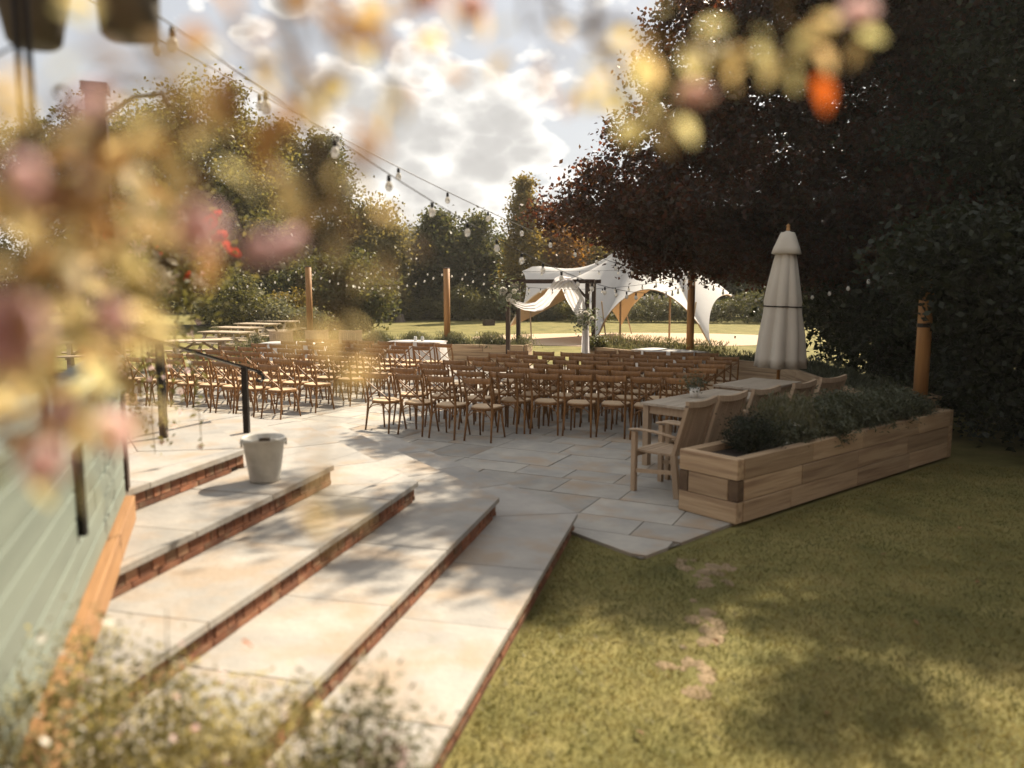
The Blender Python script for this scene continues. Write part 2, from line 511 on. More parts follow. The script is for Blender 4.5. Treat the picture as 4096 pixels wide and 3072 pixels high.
def clip_half(poly, p, nrm):
    """keep the side where (x-p).n <= 0"""
    o = []
    for i in range(len(poly)):
        a = poly[i]; b_ = poly[(i + 1) % len(poly)]
        da = (a[0] - p[0]) * nrm[0] + (a[1] - p[1]) * nrm[1]
        db = (b_[0] - p[0]) * nrm[0] + (b_[1] - p[1]) * nrm[1]
        if da <= 0: o.append(a)
        if da * db < 0:
            t_ = da / (da - db)
            o.append((a[0] + (b_[0] - a[0]) * t_, a[1] + (b_[1] - a[1]) * t_))
    return o

def catenary(a, b_, sag, n):
    a = Vector(a); b_ = Vector(b_)
    return [a.lerp(b_, i / n) - Vector((0, 0, sag * 4 * (i / n) * (1 - i / n))) for i in range(n + 1)]
ORD = ['first', 'second', 'third', 'fourth', 'fifth', 'sixth', 'seventh', 'eighth', 'ninth', 'tenth', 'eleventh', 'twelfth']
# ================================================================ GROUND
gm = MB()
gm.v = [(-400, -60, -.03), (400, -60, -.03), (400, 700, -.03), (-400, 700, -.03)]
gm.f = [(0, 1, 2, 3)]
tag(gm.build('lawn', M['lawn']), kind='structure')

# octagonal deck of steps: three edges, offsets q measured inward from the lowest nose
def dv(a): return Vector((math.cos(R(a)), math.sin(R(a))))
def nv(a): return Vector((math.sin(R(a)), -math.cos(R(a))))
D1, D2, D3 = dv(76), dv(121), dv(166)
NR1, NR2, NR3 = nv(76), nv(121), nv(166)
C1 = Vector((.55, 6.79))
TN = math.tan(R(22.5))
W = .64
LN1, LN2, LN3 = 4.45, 4.6, 6.0
def corner(q): return C1 + (-NR1 - D1 * TN) * q
def corner2(q): return C1 + D2 * LN2 + (-NR2 - D2 * TN) * q
def start(q): return C1 - D1 * LN1 - NR1 * q
def finish(q): return C1 + D2 * LN2 + D3 * LN3 - NR3 * q
tier1 = [tuple(start(0)), tuple(corner(0)), tuple(corner2(0)), tuple(finish(0)), tuple(finish(5)), tuple(start(5))]

# ---- patio of sandstone slabs laid in staggered courses
PA = 64.0
PD, PN = dv(PA), nv(PA)
edge2 = (Vector((1.03, 6.12)), dv(43.2))
patio_poly = [(1.03, 6.12), (5.1, 9.95), (5.5, 16.0), (4.4, 17.6), (2.2, 21.2), (-6.4, 22.4), (-11.5, 19.5), (-11.5, 11.0), (-4, 8), (0.2, 7.2)]
base = MB()
o_ = len(base.v)
base.v = [(x_, y_, -.016) for x_, y_ in patio_poly]
base.f = [tuple(range(len(patio_poly)))]
patio = base.build('patio', M['joint'])
tag(patio, kind='structure')
n_e2 = nv(43.2)
n_e1 = Vector((-.80, -.61)).normalized()
cells = []
u = -6.0
ru = random.Random(5)
while u < 24.0:
    wd = ru.choice((.45, .6, .6, .75))
    v = -14.0 + ru.uniform(0, .9)
    while v < 10.0:
        ln = ru.choice((.6, .75, .9, .9, 1.1))
        # u runs across (along PD), v along the perpendicular
        g_ = .006
        c4 = [PD * a_ + PN * b_ for a_, b_ in ((u + g_, v + g_), (u + wd - g_, v + g_), (u + wd - g_, v + ln - g_), (u + g_, v + ln - g_))]
        cells.append([tuple(p) for p in c4][::-1])
        v += ln
    u += wd
slabs = []
for c4 in cells:
    cx = sum(p[0] for p in c4) / 4; cy = sum(p[1] for p in c4) / 4
    P = c4
    P = clip_half(P, edge2[0], n_e2)
    if P and cx > -.1 and cy < 7.6:
        P = clip_half(P, (1.03, 6.12), n_e1)
    if len(P) < 3: continue
    cx = sum(p[0] for p in P) / len(P); cy = sum(p[1] for p in P) / len(P)
    if not (-11 < cx < 5.6 and cy < 22): continue
    if cx > 5.35 and cy > 9.9: continue
    if cy > 21.3 + (-.24) * (cx - 0): continue
    if cx > 2.2 and (cx - 2.2) * .853 + (cy - 20.6) * .52 > .2: continue
    q = -(Vector((cx, cy)) - C1).dot(NR1); q2 = -(Vector((cx, cy)) - C1).dot(NR2); q3 = -(Vector((cx, cy)) - (C1 + D2 * LN2)).dot(NR3)
    if min(q, q2, q3) > .55: continue
    ar = abs(sum(P[i][0] * P[(i + 1) % len(P)][1] - P[(i + 1) % len(P)][0] * P[i][1] for i in range(len(P)))) / 2
    if ar < .01: continue
    inview = abs(cx) < cy * .66 + .6
    slabs.append((0 if inview else 1, cy, cx, P))
slabs.sort(key=lambda s: (s[0], s[1]))
far_slabs = MB()
for i, (iv, cy, cx, P) in enumerate(slabs):
    dz = ru.uniform(-.002, .002)
    if i < 300:
        mb = MB().prism([(p[0] - cx, p[1] - cy) for p in P][::1], -.03, dz)
        o = mb.build('slab', M['slab'], patio, loc=(cx, cy, 0))
        o.rotation_euler = (ru.uniform(-.002, .002), ru.uniform(-.002, .002), 0)
    else:
        far_slabs.prism(P, -.03, dz)
tag(far_slabs.build('slab', M['slab'], patio), kind='stuff')

# ---- five brick steps with sandstone treads
brick_up = MB().box((0, 0, 0), (.098, .09, .078)).mesh('brick', M['brick'])
brick_hd = MB().box((0, 0, 0), (.062, .09, .078)).mesh('brick', M['brick'])
brick_lo = MB().box((0, 0, 0), (.205, .09, .034)).mesh('brick', M['brick'])
rs = random.Random(3)
RISE = .165
def strip(qa, qb, parent, z, nominal, ends=True):
    """tread slabs between offsets qa and qb along the three edges"""
    for which in (0, 1, 2):
        if which == 0:
            A0, A1, B0, B1 = start(qa), corner(qa), start(qb), corner(qb)
        elif which == 1:
            A0, A1, B0, B1 = corner(qa), corner2(qa), corner(qb), corner2(qb)
        else:
            A0, A1, B0, B1 = corner2(qa), finish(qa), corner2(qb), finish(qb)
        d = (A1 - A0).normalized(); ln = (A1 - A0).length
        nrm = Vector((-d.y, d.x))
        s0 = 0.0
        cuts = [0.0]
        while cuts[-1] < ln - nominal * 1.4:
            cuts.append(cuts[-1] + nominal * rs.uniform(.8, 1.2))
        cuts.append(ln)
        for i in range(len(cuts) - 1):
            a0, a1 = cuts[i] + .004, cuts[i + 1] - .004
            pa0 = A0 + d * a0; pa1 = A0 + d * a1
            w_ = (B0 - A0).dot(nrm)
            sb0 = (B0 - A0).dot(d) if i == 0 else a0
            sb1 = (B1 - A0).dot(d) if i == len(cuts) - 2 else a1
            pb0 = A0 + nrm * w_ + d * (sb0 + (.004 if i == 0 else 0)); pb1 = A0 + nrm * w_ + d * (sb1 - (.004 if i == len(cuts) - 2 else 0))
            P = [pa0, pa1, pb1, pb0]
            c = sum(P, Vector((0, 0))) / 4
            mb = MB().prism([tuple(p - c) for p in P], -.04, rs.uniform(-.0015, .0015))
            mb.build('slab', M['tread'], parent, loc=(c.x, c.y, z))
step_core = []
for k in range(1, 6):
    q0 = (k - 1) * W
    z = RISE * k
    core = MB().prism([tuple(p) for p in (start(q0 + .05) + D1 * .02, corner(q0 + .05), corner2(q0 + .05), finish(q0 + .05) - D3 * .02,
                                          finish(q0 + W + .3 if k < 5 else 5.3) - D3 * .02, corner2(q0 + W + .3 if k < 5 else 5.3), corner(q0 + W + .3 if k < 5 else 5.3), start(q0 + W + .3 if k < 5 else 5.3) + D1 * .02)],
                      -.1 if k == 1 else RISE * (k - 1) - .06, z - .041)
    stp = core.build('step', M['mortar'])
    tag(stp, kind='structure')
    if k < 5:
        strip(q0 - .025, q0 + W + .08, stp, z, 1.05)
    else:
        strip(q0 - .025, q0 + .75, stp, z, .95)
        strip(q0 + .758, q0 + 1.6, stp, z, 1.0)
        strip(q0 + 1.608, 5.2, stp, z, 1.0)
    # risers
    zb = RISE * (k - 1)
    for which in (0, 1):
        A0, A1 = (start(q0), corner(q0)) if which == 0 else (corner(q0), corner2(q0))
        d = (A1 - A0).normalized(); ln = (A1 - A0).length; nrm = Vector((-d.y, d.x))
        ang = math.atan2(d.y, d.x)
        s_ = .012
        while s_ < ln - .05:
            hd = rs.random() < .45
            wd = .062 if hd else .098
            if s_ + wd > ln: break
            p = A0 + d * (s_ + wd / 2) + nrm * (.047 + rs.uniform(-.003, .003))
            link('brick', brick_hd if hd else brick_up, stp, (p.x, p.y, zb + .041 + .039 + .004), (0, 0, ang))
            s_ += wd + .011
        s_ = .01
        while s_ + .205 < ln:
            p = A0 + d * (s_ + .1025) + nrm * (.044 + rs.uniform(-.002, .002))
            link('brick', brick_lo, stp, (p.x, p.y, zb + .019 + .003), (0, 0, ang))
            s_ += .214
    A0, A1 = corner2(q0), finish(q0)
    d = (A1 - A0).normalized(); nrm = Vector((-d.y, d.x)); ang = math.atan2(d.y, d.x)
    mb = MB()
    s_ = .01
    while s_ + .21 < LN3 - .1:
        p = A0 + d * (s_ + .1025) + nrm * .047
        mb.box((p.x, p.y, zb + .02), (.205, .09, .034), ang)
        mb.box((p.x, p.y, zb + .083), (.205, .09, .078), ang)
        s_ += .214
    tag(mb.build('brick', M['brick'], stp), kind='stuff')

# ================================================================ SLEEPER PLANTERS
def sleeper_run(parent, p0, p1, z0, courses, rg, first=0.0, th=.1, ht=.2, L0=1.25):
    """courses of timber sleepers from p0 to p1; the wall lies to the left of the run"""
    p0 = Vector(p0); p1 = Vector(p1); d = (p1 - p0).normalized(); ln = (p1 - p0).length
    nrm = Vector((-d.y, d.x)); ang = math.atan2(d.y, d.x)
    for c in range(courses):
        s_ = 0.0
        nxt = L0 * (.55 + .4 * ((c * .37 + first) % 1.0))
        while s_ < ln - .02:
            e_ = min(ln, s_ + nxt)
            if ln - e_ < .3: e_ = ln
            l = e_ - s_ - .006
            ctr = p0 + d * ((s_ + e_) / 2) + nrm * (th / 2 + rg.uniform(-.004, .004))
            mb = MB().box((0, 0, 0), (l, th, ht - .006))
            o = mb.build('sleeper', M['sleeper'], parent)
            bv = o.modifiers.new('edge', 'BEVEL'); bv.width = .006; bv.segments = 1
            o.location = Vector((ctr.x, ctr.y, z0 + ht * (c + .5))) - parent.location
            o.rotation_euler = (0, 0, ang)
            s_ = e_; nxt = L0 * rg.uniform(.8, 1.15)
def soil_part(parent, poly, z):
    mb = MB().prism([(p[0] - parent.location.x, p[1] - parent.location.y) for p in poly], .0, z)
    mb.build('soil', M['soil'], parent)

rp = random.Random(21)
# near planter
NP0 = Vector((2.10, 7.03)); nd = dv(39.5); nl = Vector((-nd.y, nd.x)); NW = .66; NLn = 4.35
npl = thing('timber_planter', 'three-course sleeper planter at the lawn corner beside the armchairs', 'planter', (NP0.x, NP0.y, 0))
sleeper_run(npl, NP0 + nl * 0, NP0 + nd * NLn, 0, 3, rp, .2)
sleeper_run(npl, NP0 + nd * NLn + nl * NW, NP0 + nl * NW, 0, 3, rp, .5)
# front end: full boards top and bottom, end grain of the long sleepers in the middle course
ea = math.atan2(nl.y, nl.x)
for c in range(3):
    l = NW - .006 if c != 1 else NW - .215
    ctr = NP0 + nl * (NW / 2) - nd * (.055 if c != 1 else .05)
    o = MB().box((0, 0, 0), (l, .1, .194)).build('sleeper', M['sleeper'], npl)
    bv = o.modifiers.new('edge', 'BEVEL'); bv.width = .006; bv.segments = 1
    o.location = Vector((ctr.x, ctr.y, .1 + .2 * c)) - npl.location
    o.rotation_euler = (0, 0, ea)
for t_ in (.05, NW - .05):
    ctr = NP0 + nl * t_ - nd * .052
    o = MB().box((0, 0, 0), (.096, .094, .19)).build('sleeper_end', M['endgrain'], npl)
    o.location = Vector((ctr.x, ctr.y, .3)) - npl.location
    o.rotation_euler = (0, 0, ea)
ctr = NP0 + nd * (NLn + .05) + nl * (NW / 2)
for c in range(3):
    o = MB().box((0, 0, 0), (NW + .0, .1, .194)).build('sleeper', M['sleeper'], npl)
    o.location = Vector((ctr.x, ctr.y, .1 + .2 * c)) - npl.location
    o.rotation_euler = (0, 0, ea)
soil_part(npl, [NP0 + nl * .1, NP0 + nd * NLn + nl * .1, NP0 + nd * NLn + nl * (NW - .1), NP0 + nl * (NW - .1)], .53)

def wall_planter(label, inner, outer, soilz=.5, group=None):
    """inner: patio-side polyline listed so that the soil is on its left"""
    t = thing('timber_planter', label, 'planter', (inner[0][0], inner[0][1], 0))
    for i in range(len(inner) - 1):
        sleeper_run(t, inner[i], inner[i + 1], 0, 3, rp, rp.random())
    for i in range(len(outer) - 1):
        sleeper_run(t, outer[i], outer[i + 1], 0, 3, rp, rp.random(), L0=2.2)
    sleeper_run(t, inner[-1], outer[0], 0, 3, rp, .1)
    sleeper_run(t, outer[-1], inner[0], 0, 3, rp, .1)
    def inset(poly, k):
        c = Vector((sum(p[0] for p in poly) / len(poly), sum(p[1] for p in poly) / len(poly)))
        return poly
    soil_part(t, list(inner) + list(outer), soilz)
    return t
# right side: corner at (5.37,15.76); soil to the right/outside
wall_planter('long sleeper planter under the copper beech behind the closed parasol', [(5.14, 11.1), (5.37, 15.76), (4.23, 17.15), (1.95, 20.35)],
             [(2.5, 20.8), (4.8, 17.6), (6.1, 16.0), (5.95, 11.1)])
wall_planter('sleeper planter of grasses along the far patio edge by the golden pole', [(.3, 20.65), (-1.9, 21.05), (-5.6, 21.7)], [(-5.5, 22.5), (-1.8, 21.85), (.45, 21.45)])
lp = thing('timber_planter', 'low orange-brown sleeper box at the house side of the chairs', 'planter', (-6.6, 12.4, 0))
sleeper_run(lp, (-6.9, 12.35), (-6.2, 12.25), 0, 2, rp); sleeper_run(lp, (-6.2, 12.25), (-6.1, 12.85), 0, 2, rp)
sleeper_run(lp, (-6.1, 12.85), (-6.8, 12.95), 0, 2, rp); sleeper_run(lp, (-6.8, 12.95), (-6.9, 12.35), 0, 2, rp)
soil_part(lp, [(-6.85, 12.4), (-6.25, 12.32), (-6.15, 12.8), (-6.75, 12.9)], .33)

# ================================================================ SAGE GREEN PARAPET
WA = Vector((-2.44, 4.92)); WD = (Vector((-1.30, 1.85)) - WA).normalized(); WL = 5.2
WNn = Vector((-WD.y, WD.x))            # faces the steps
if WNn.x < 0: WNn = -WNn
wt = thing('green_parapet', 'sage green boarded parapet with a flat cap beside the steps', 'wall', (WA.x, WA.y, .6))
wang = math.atan2(WD.y, WD.x)
rw = random.Random(9)
def wbox(name, s0, s1, z0, z1, dn, th, mat):
    c = WA + WD * ((s0 + s1) / 2) + WNn * dn
    o = MB().box((0, 0, 0), (s1 - s0, th, z1 - z0)).build(name, M[mat], wt)
    bv = o.modifiers.new('edge', 'BEVEL'); bv.width = .004; bv.segments = 1
    o.location = Vector((c.x, c.y, (z0 + z1) / 2)) - wt.location
    o.rotation_euler = (0, 0, wang)
    return o
wbox('core', 0.02, WL, .55, 1.66, -.09, .1, 'sage')
for r_ in range(7):
    z0 = .82 + r_ * .12
    cuts = [0, rw.uniform(1.2, 2.6), rw.uniform(3.2, 4.2), WL]
    for i in range(3):
        wbox('board', cuts[i] + .002, cuts[i + 1] - .002, z0 + .004, z0 + .116, -.02 + rw.uniform(-.003, .003), .03, 'sage')
wbox('cap', -.05, WL, 1.665, 1.71, -.07, .2, 'sage')
wbox('rail', -.03, WL, 1.50, 1.60, .016, .03, 'sage')
wbox('base_beam', -.04, 2.45, .64, .815, .012, .06, 'beam')
wbox('base_beam', 2.46, WL, .40, .815, .012, .06, 'beam')

# tall dark post at the far end of the parapet
tp = thing('timber_post', 'tall dark post at the far end of the green parapet', 'post', (-2.56, 5.08, .82))
MB().box((0, 0, 1.25), (.11, .11, 2.5), R(20)).build('shaft', M['darkwood'], tp)
MB().box((0, 0, 2.53), (.15, .15, .05), R(20)).build('cap', M['darkwood'], tp)
hb = MB().tube([(.03, 0, 2.35), (.35, -.25, 2.42), (.62, -.5, 2.38), (.68, -.56, 2.30)], .012)
hb.build('basket_bracket', M['iron'], tp)

# ================================================================ TREES
def trunk_mesh(H, r0, lean=(0, 0), limbs=(), n=8, wob=.05):
    mb = MB()
    rr = random.Random(int(H * 1000))
    pts = []; rad = []
    for i in range(7):
        t_ = i / 6
        pts.append((lean[0] * t_ + rr.uniform(-wob, wob) * H * .1 * t_, lean[1] * t_ + rr.uniform(-wob, wob) * H * .1 * t_, H * t_))
        rad.append(r0 * (1.25 if i == 0 else 1) * (1 - .82 * t_))
    mb.tube(pts, rad, n)
    for (t_, tip, r_) in limbs:
        b0 = Vector(pts[0]).lerp(Vector(pts[-1]), t_)
        tip = Vector(tip)
        mid = b0.lerp(tip, .5) + Vector((0, 0, .12 * (tip - b0).length))
        mb.tube([b0, mid, tip], [r_, r_ * .6, r_ * .15], 6)
    return mb

def crown_points(kind, c, rx, ry, up, dn, nclump, nper, rc, shell=.55, top_pow=1.0, squash=.75):
    """clump centres in a dome / cone / column envelope, then leaves round each clump"""
    cc = []
    taper, keep = (.36, 4.6) if kind == 'beech' else (0, 99)
    while len(cc) < nclump:
        a = rng.normal(size=3); a /= np.linalg.norm(a)
        rr = shell + (1 - shell) * rng.random() ** .5
        if kind == 'cone':
            z = rng.random() ** 1.45
            ang = rng.uniform(0, 2 * np.pi); k = (1 - z) ** .8 * (.35 + .65 * rng.random() ** .5)
            p = np.array([c[0] + rx * k * np.cos(ang), c[1] + ry * k * np.sin(ang), c[2] - dn + (up + dn) * z])
        elif kind == 'column':
            z = rng.random(); ang = rng.uniform(0, 2 * np.pi)
            env = np.sin(np.pi * (0.12 + .86 * z)) ** .6
            k = env * (.3 + .7 * rng.random() ** .5)
            p = np.array([c[0] + rx * k * np.cos(ang), c[1] + ry * k * np.sin(ang), c[2] - dn + (up + dn) * z])
        else:
            lob = 1 + .16 * np.sin(a[0] * 5 + c[0]) * np.cos(a[1] * 4 + c[1]) + .1 * np.sin(a[2] * 7 + c[0] * 3)
            if kind == 'beech':
                lob = 1 + .09 * np.sin(a[0] * 9 + 1) * np.cos(a[1] * 8) + .07 * np.sin(a[2] * 11 + 2)
                if a[0] * rx * rr > keep and rng.random() < .75: continue
            tp_ = 1 - taper * max(0, a[2])
            p = np.array([c[0] + rx * a[0] * rr * lob * tp_, c[1] + ry * a[1] * rr * lob, c[2] + (up if a[2] > 0 else dn) * a[2] * rr * lob])
        cc.append(p)
    cc = np.array(cc)
    per = np.maximum(4, (nper * rng.uniform(.45, 1.6, nclump)).astype(int))
    idx = np.repeat(np.arange(nclump), per)
    off = rng.normal(size=(len(idx), 3)); off *= rc; off[:, 2] *= squash
    return cc, cc[idx] + off * rng.uniform(.5, 1.2, nclump)[idx][:, None]

def tree(name, label, x, y, kind, cz, rx, ry, up, dn, mat, nclump, nper, rc, leaf, tr=.18, bark='bark', group=None, shell=.5, wide=.6, droop=.25, squash=.75, cat='tree', nlimb=10, extra=()):
    t = thing(name, label, cat, (x, y, -.03), 0, group)
    cc, P = crown_points(kind, (0, 0, cz), rx, ry, up, dn, nclump, nper, rc, shell, squash=squash)
    for (ex, ey, ez, erx, ery, eup, edn, en) in extra:
        c2_, P2 = crown_points('dome', (ex, ey, ez), erx, ery, eup, edn, en, nper, rc, shell, squash=squash)
        P = np.concatenate([P, P2]); cc = np.concatenate([cc, c2_])
    P = P[P[:, 2] > .05]
    V, F = leaves(P, leaf, wide, droop=droop)
    cr = link('crown', fast_mesh('crown', V, F, M[mat]), t)
    tag(cr, kind='stuff')
    if tr:
        sel = cc[rng.choice(len(cc), min(nlimb, len(cc)), replace=False)]
        Ht = cz + up * .8
        limbs = [(min(.9, max(.15, (q[2] / Ht) * .7)), tuple(q), tr * .3) for q in sel]
        trunk_mesh(Ht, tr, limbs=limbs).build('trunk', M[bark], t, smooth=True)
    return t

# the great copper beech, with unseen lobes added to shape lawn and step shade
tree('beech_tree', 'huge dark copper beech overhanging the patio and pale parasol', 7.5, 15.7, 'beech', 3.7, 6.6, 3.0, 6.6, 1.6, 'beech', 2700, 125, .215, .10, tr=.34, shell=.5, wide=.62, droop=.45, nlimb=26, extra=((-.8, -1.9, 7.6, 2.7, 1.6, 1.4, 2.0, 260), (-.2, -3.0, 8.2, 3.0, .7, .7, .7, 120), (-3.3, -3.7, 8.1, 1.3, .9, .6, .6, 14), (.15, -4.2, 9.0, .3, .42, .3, .3, 9), (1.25, -3.5, 8.4, 1.25, .45, .5, .5, 55)))
# dark evergreen mass closing the right side
tree('yew_tree', 'dark yew filling the shade at the right beyond the planter', 9.7, 12.1, 'dome', 4.3, 3.4, 2.6, 3.6, 4.2, 'yew', 480, 140, .34, .11, tr=.22, shell=.35)
tree('laurel_bush', 'dark laurel bush crowding the far end of the sleeper planter', 7.3, 10.7, 'dome', 1.6, 1.75, 1.4, 1.5, 1.7, 'yew', 210, 130, .26, .10, tr=.08, shell=.3, cat='bush', extra=((-1.75, -.9, 2.45, 1.0, .45, .55, .6, 80),))
tree('laurel_bush', 'low dark laurel bush spilling onto the lawn edge at the right', 7.9, 8.9, 'dome', 1.0, 1.7, 1.1, 1.5, 1.1, 'yew', 170, 120, .24, .10, tr=.06, shell=.3, cat='bush')
tree('laurel_bush', 'dark bush behind the long planter under the beech', 7.4, 14.6, 'dome', 1.3, 1.6, 2.2, 1.7, 1.4, 'yew', 200, 120, .3, .10, tr=.08, shell=.3, cat='bush')
tree('holly_tree', 'dark holly standing behind the beech at the right', 9.4, 18.5, 'dome', 4.2, 3.6, 2.6, 5.5, 4.2, 'yew', 300, 130, .5, .16, tr=.2, shell=.35)

tree('yew_tree', 'unseen dark yew added at the lawn side to block sky, nearer house than beech', 10.6, 6.4, 'dome', 3.6, 3.0, 2.8, 4.2, 3.6, 'yew', 260, 110, .36, .13, tr=.2, shell=.4)  # unseen yew added to block sky light from the right
tree('yew_tree', 'unseen dark yew added right by the house to block sky light', 9.6, 1.6, 'dome', 3.2, 2.6, 2.6, 3.8, 3.2, 'yew', 220, 110, .36, .13, tr=.2, shell=.4)  # second unseen yew, added for the same sky blocking

# unseen house added behind the viewer to block sky; festoon cables hang from it
hs = thing('sky_blocking_house', 'unseen brick house with slate roof, added behind the viewer to block sky light', 'house', (-1.5, -2.4, 0))
HWM = pmat('house_brick', (.24, .11, .065), (.15, .07, .045), scale=14, rough=.9, bump=.3, bscale=60)
HSL = pmat('roof_slate', (.09, .09, .095), (.06, .06, .065), scale=8, rough=.7)
HGL = pmat('window_glass', (.03, .035, .04), (.02, .025, .03), rough=.08, spec=.6)
MB().box((0, -4, 2.9), (22, 8, 5.9)).build('wall', HWM, hs)
rf = MB()
rf.v = [(-11.4, .45, 5.85), (11.4, .45, 5.85), (11.4, -4, 9.0), (-11.4, -4, 9.0), (-11.4, -8.45, 5.85), (11.4, -8.45, 5.85)]
rf.f = [(0, 1, 2, 3), (3, 2, 5, 4), (0, 3, 4), (1, 5, 2), (0, 4, 5, 1)]
rf.build('roof', HSL, hs)
for wx in (-8.2, -4.4, 2.6, 6.4):
    for wz in (1.35, 4.1):
        fr = MB()
        for (a_, b_, c_, d_) in ((-.6, 0, .07, 1.5), (.6, 0, .07, 1.5), (0, -.72, 1.13, .07), (0, .72, 1.13, .07), (0, 0, .05, 1.37)):
            fr.box((wx + a_, .03, wz + b_), (c_, .08, d_))
        f_ = fr.build('window', M['whitepot'], hs)
        MB().box((wx, .012, wz), (1.12, .02, 1.36)).build('pane', HGL, f_)
dr = MB().box((-.8, .03, 1.05), (1.0, .06, 2.1)).build('door', M['sage'], hs)

# distant trees round the lawn
FT = 'trees along the far side of the lawn'
tree('broadleaf_tree', 'tall broad olive tree rising behind the hanging flowers', -16.6, 43, 'dome', 7.4, 4.9, 4.2, 4.8, 6.0, 'olive', 520, 100, .55, .22, tr=.32, group=FT, nlimb=22, shell=.5)
tree('broadleaf_tree', 'dark round tree at the outer edge beyond the pergola pots', -23.5, 44, 'dome', 7.0, 4.6, 4.0, 4.6, 5.5, 'deep', 400, 95, .55, .22, tr=.3, group=FT)
tree('birch_tree', 'feathery birch with a thin spire beside the broad olive tree', -13.1, 47, 'column', 6.0, 1.5, 1.5, 5.2, 5.2, 'olive', 240, 60, .42, .24, tr=.14, bark='palebark', group=FT)
tree('birch_tree', 'dark narrow-topped birch next to the open sky', -11.0, 48, 'column', 5.6, 1.75, 1.6, 4.9, 5.0, 'deep', 280, 60, .44, .24, tr=.15, bark='palebark', group=FT)
tree('willow_tree', 'pale rounded willow behind the first golden pole', -8.6, 49, 'dome', 3.8, 2.4, 2.2, 3.1, 3.7, 'willow', 260, 80, .42, .24, tr=.16, group=FT, droop=.8, squash=1.2)
tree('broadleaf_tree', 'small grey-green tree between willow and dark pair', -6.3, 53, 'dome', 3.2, 1.7, 1.6, 2.6, 3.2, 'silver', 170, 70, .4, .24, tr=.12, group=FT)
tree('broadleaf_tree', 'dark pointed tree, taller neighbour of the willow', -4.7, 51.5, 'column', 3.1, 1.7, 1.6, 3.4, 3.1, 'deep', 220, 80, .42, .24, tr=.13, group=FT)
tree('broadleaf_tree', 'dark rounded tree just behind the second golden pole', -2.6, 52.5, 'dome', 3.3, 1.9, 1.8, 3.2, 3.3, 'deep', 230, 80, .42, .24, tr=.13, group=FT)
tree('broadleaf_tree', 'low shadowy tree between the second pole and the spire', -.9, 55, 'dome', 2.6, 2.0, 1.8, 2.6, 2.6, 'deep', 200, 80, .42, .24, tr=.12, group=FT)
tree('spire_tree', 'yellow-green pointed tree rising left of the beech', .75, 50, 'cone', 3.6, 1.75, 1.7, 5.0, 3.5, 'gold', 330, 70, .30, .2, tr=.14, group=FT)
tree('autumn_tree', 'orange autumn tree behind the white marquee corner', 3.0, 52, 'dome', 3.4, 1.7, 1.7, 2.7, 3.4, 'amber', 220, 70, .4, .22, tr=.13, group=FT)
tree('broadleaf_tree', 'olive tree showing between autumn tree and beech', 4.9, 54, 'dome', 3.6, 1.9, 1.8, 2.8, 3.6, 'gold', 210, 70, .42, .22, tr=.13, group=FT)
for (x_, y_, rx_, h_, mt, lb) in ((7.5, 56, 2.6, 4.0, 'deep', 'dark tree seen over the peak of the marquee'), (11.6, 55, 2.8, 4.4, 'olive', 'olive tree seen through the marquee arch'),
                                  (15.6, 54, 2.6, 4.2, 'deep', 'dark tree beyond the marquee under the beech boughs'), (20.5, 52, 3.2, 4.6, 'deep', 'dark tree at the far end of the sand patch')):
    tree('broadleaf_tree', lb, x_, y_, 'dome', h_ * .75, rx_, 2.2, h_ * .75, h_ * .75, mt, 230, 80, .5, .26, tr=.14, group=FT)
# woodland behind the gaps: one far-off mass
P = np.stack([rng.uniform(-46, 46, 42000), rng.uniform(60, 66, 42000), rng.random(42000) ** .8], 1)
P[:, 2] *= 4.4 + 1.4 * np.sin(P[:, 0] * .55) + .8 * np.sin(P[:, 0] * 1.7 + 1)
V, F = leaves(P, .42)
wd_ = link('woodland', fast_mesh('woodland', V, F, M['deep'])); tag(wd_, 'dark far-off woodland closing the view behind the lawn trees', 'woodland', kind='stuff')

BG = 'shrubs at the foot of the far trees'
for (x_, y_, rx_, h_, mt, lb) in (
        (-6.7, 49.5, 1.5, 1.3, 'shrub', 'low green shrub at the willow foot'),
        (-3.2, 49, 1.9, 2.1, 'shrub', 'bright rounded shrub just past the second golden pole'),
        (-.6, 49.5, 1.8, 1.5, 'shrub', 'spreading green shrub below the pointed yellow tree'),
        (1.9, 49, 1.4, 1.3, 'silver', 'grey-green shrub at the left leg of the marquee'),
        (4.6, 48, 1.6, 1.7, 'shrub', 'sunlit shrub seen between the wedding arch posts'),
        (8.2, 47, 2.2, 1.6, 'silver', 'pale bushy shrub framed by the wide marquee arch'),
        (11.2, 46.5, 1.8, 1.4, 'silver', 'pale low shrub at the right of the marquee arch'),
        (14.5, 46, 2.4, 2.0, 'deep', 'dark shrub under the beech boughs beyond the sand'),
        (18.2, 45, 2.4, 2.0, 'deep', 'dark shrub farthest along the lawn under the beech'),
        (-11.3, 32.5, 1.5, 2.6, 'shrub', 'leafy shrub behind the picnic tables'),
        (-9.9, 35.5, 1.3, 1.9, 'gold', 'small yellow-green bush beyond the picnic tables'),
        (-9.4, 33, 1.7, 1.5, 'silver', 'feathery flowering clump beside the picnic tables')):
    tree('garden_shrub', lb, x_, y_, 'dome', h_ * .45, rx_, 1.1, h_ * .55, h_ * .45, mt, 110, 60, .22, .13, tr=.04, group=BG, cat='shrub', shell=.3, nlimb=5)
tree('dark_bush', 'dark bush in the shade behind the picnic tables', -8.6, 38, 'dome', 1.6, 3.2, 1.5, 1.9, 1.6, 'deep', 240, 80, .4, .2, tr=.08, cat='bush', shell=.3)
tree('dark_bush', 'dark tall bush in the shade below the birches', -12.5, 40, 'dome', 2.6, 3.0, 1.6, 2.6, 2.6, 'deep', 260, 80, .42, .22, tr=.1, cat='bush', shell=.3)

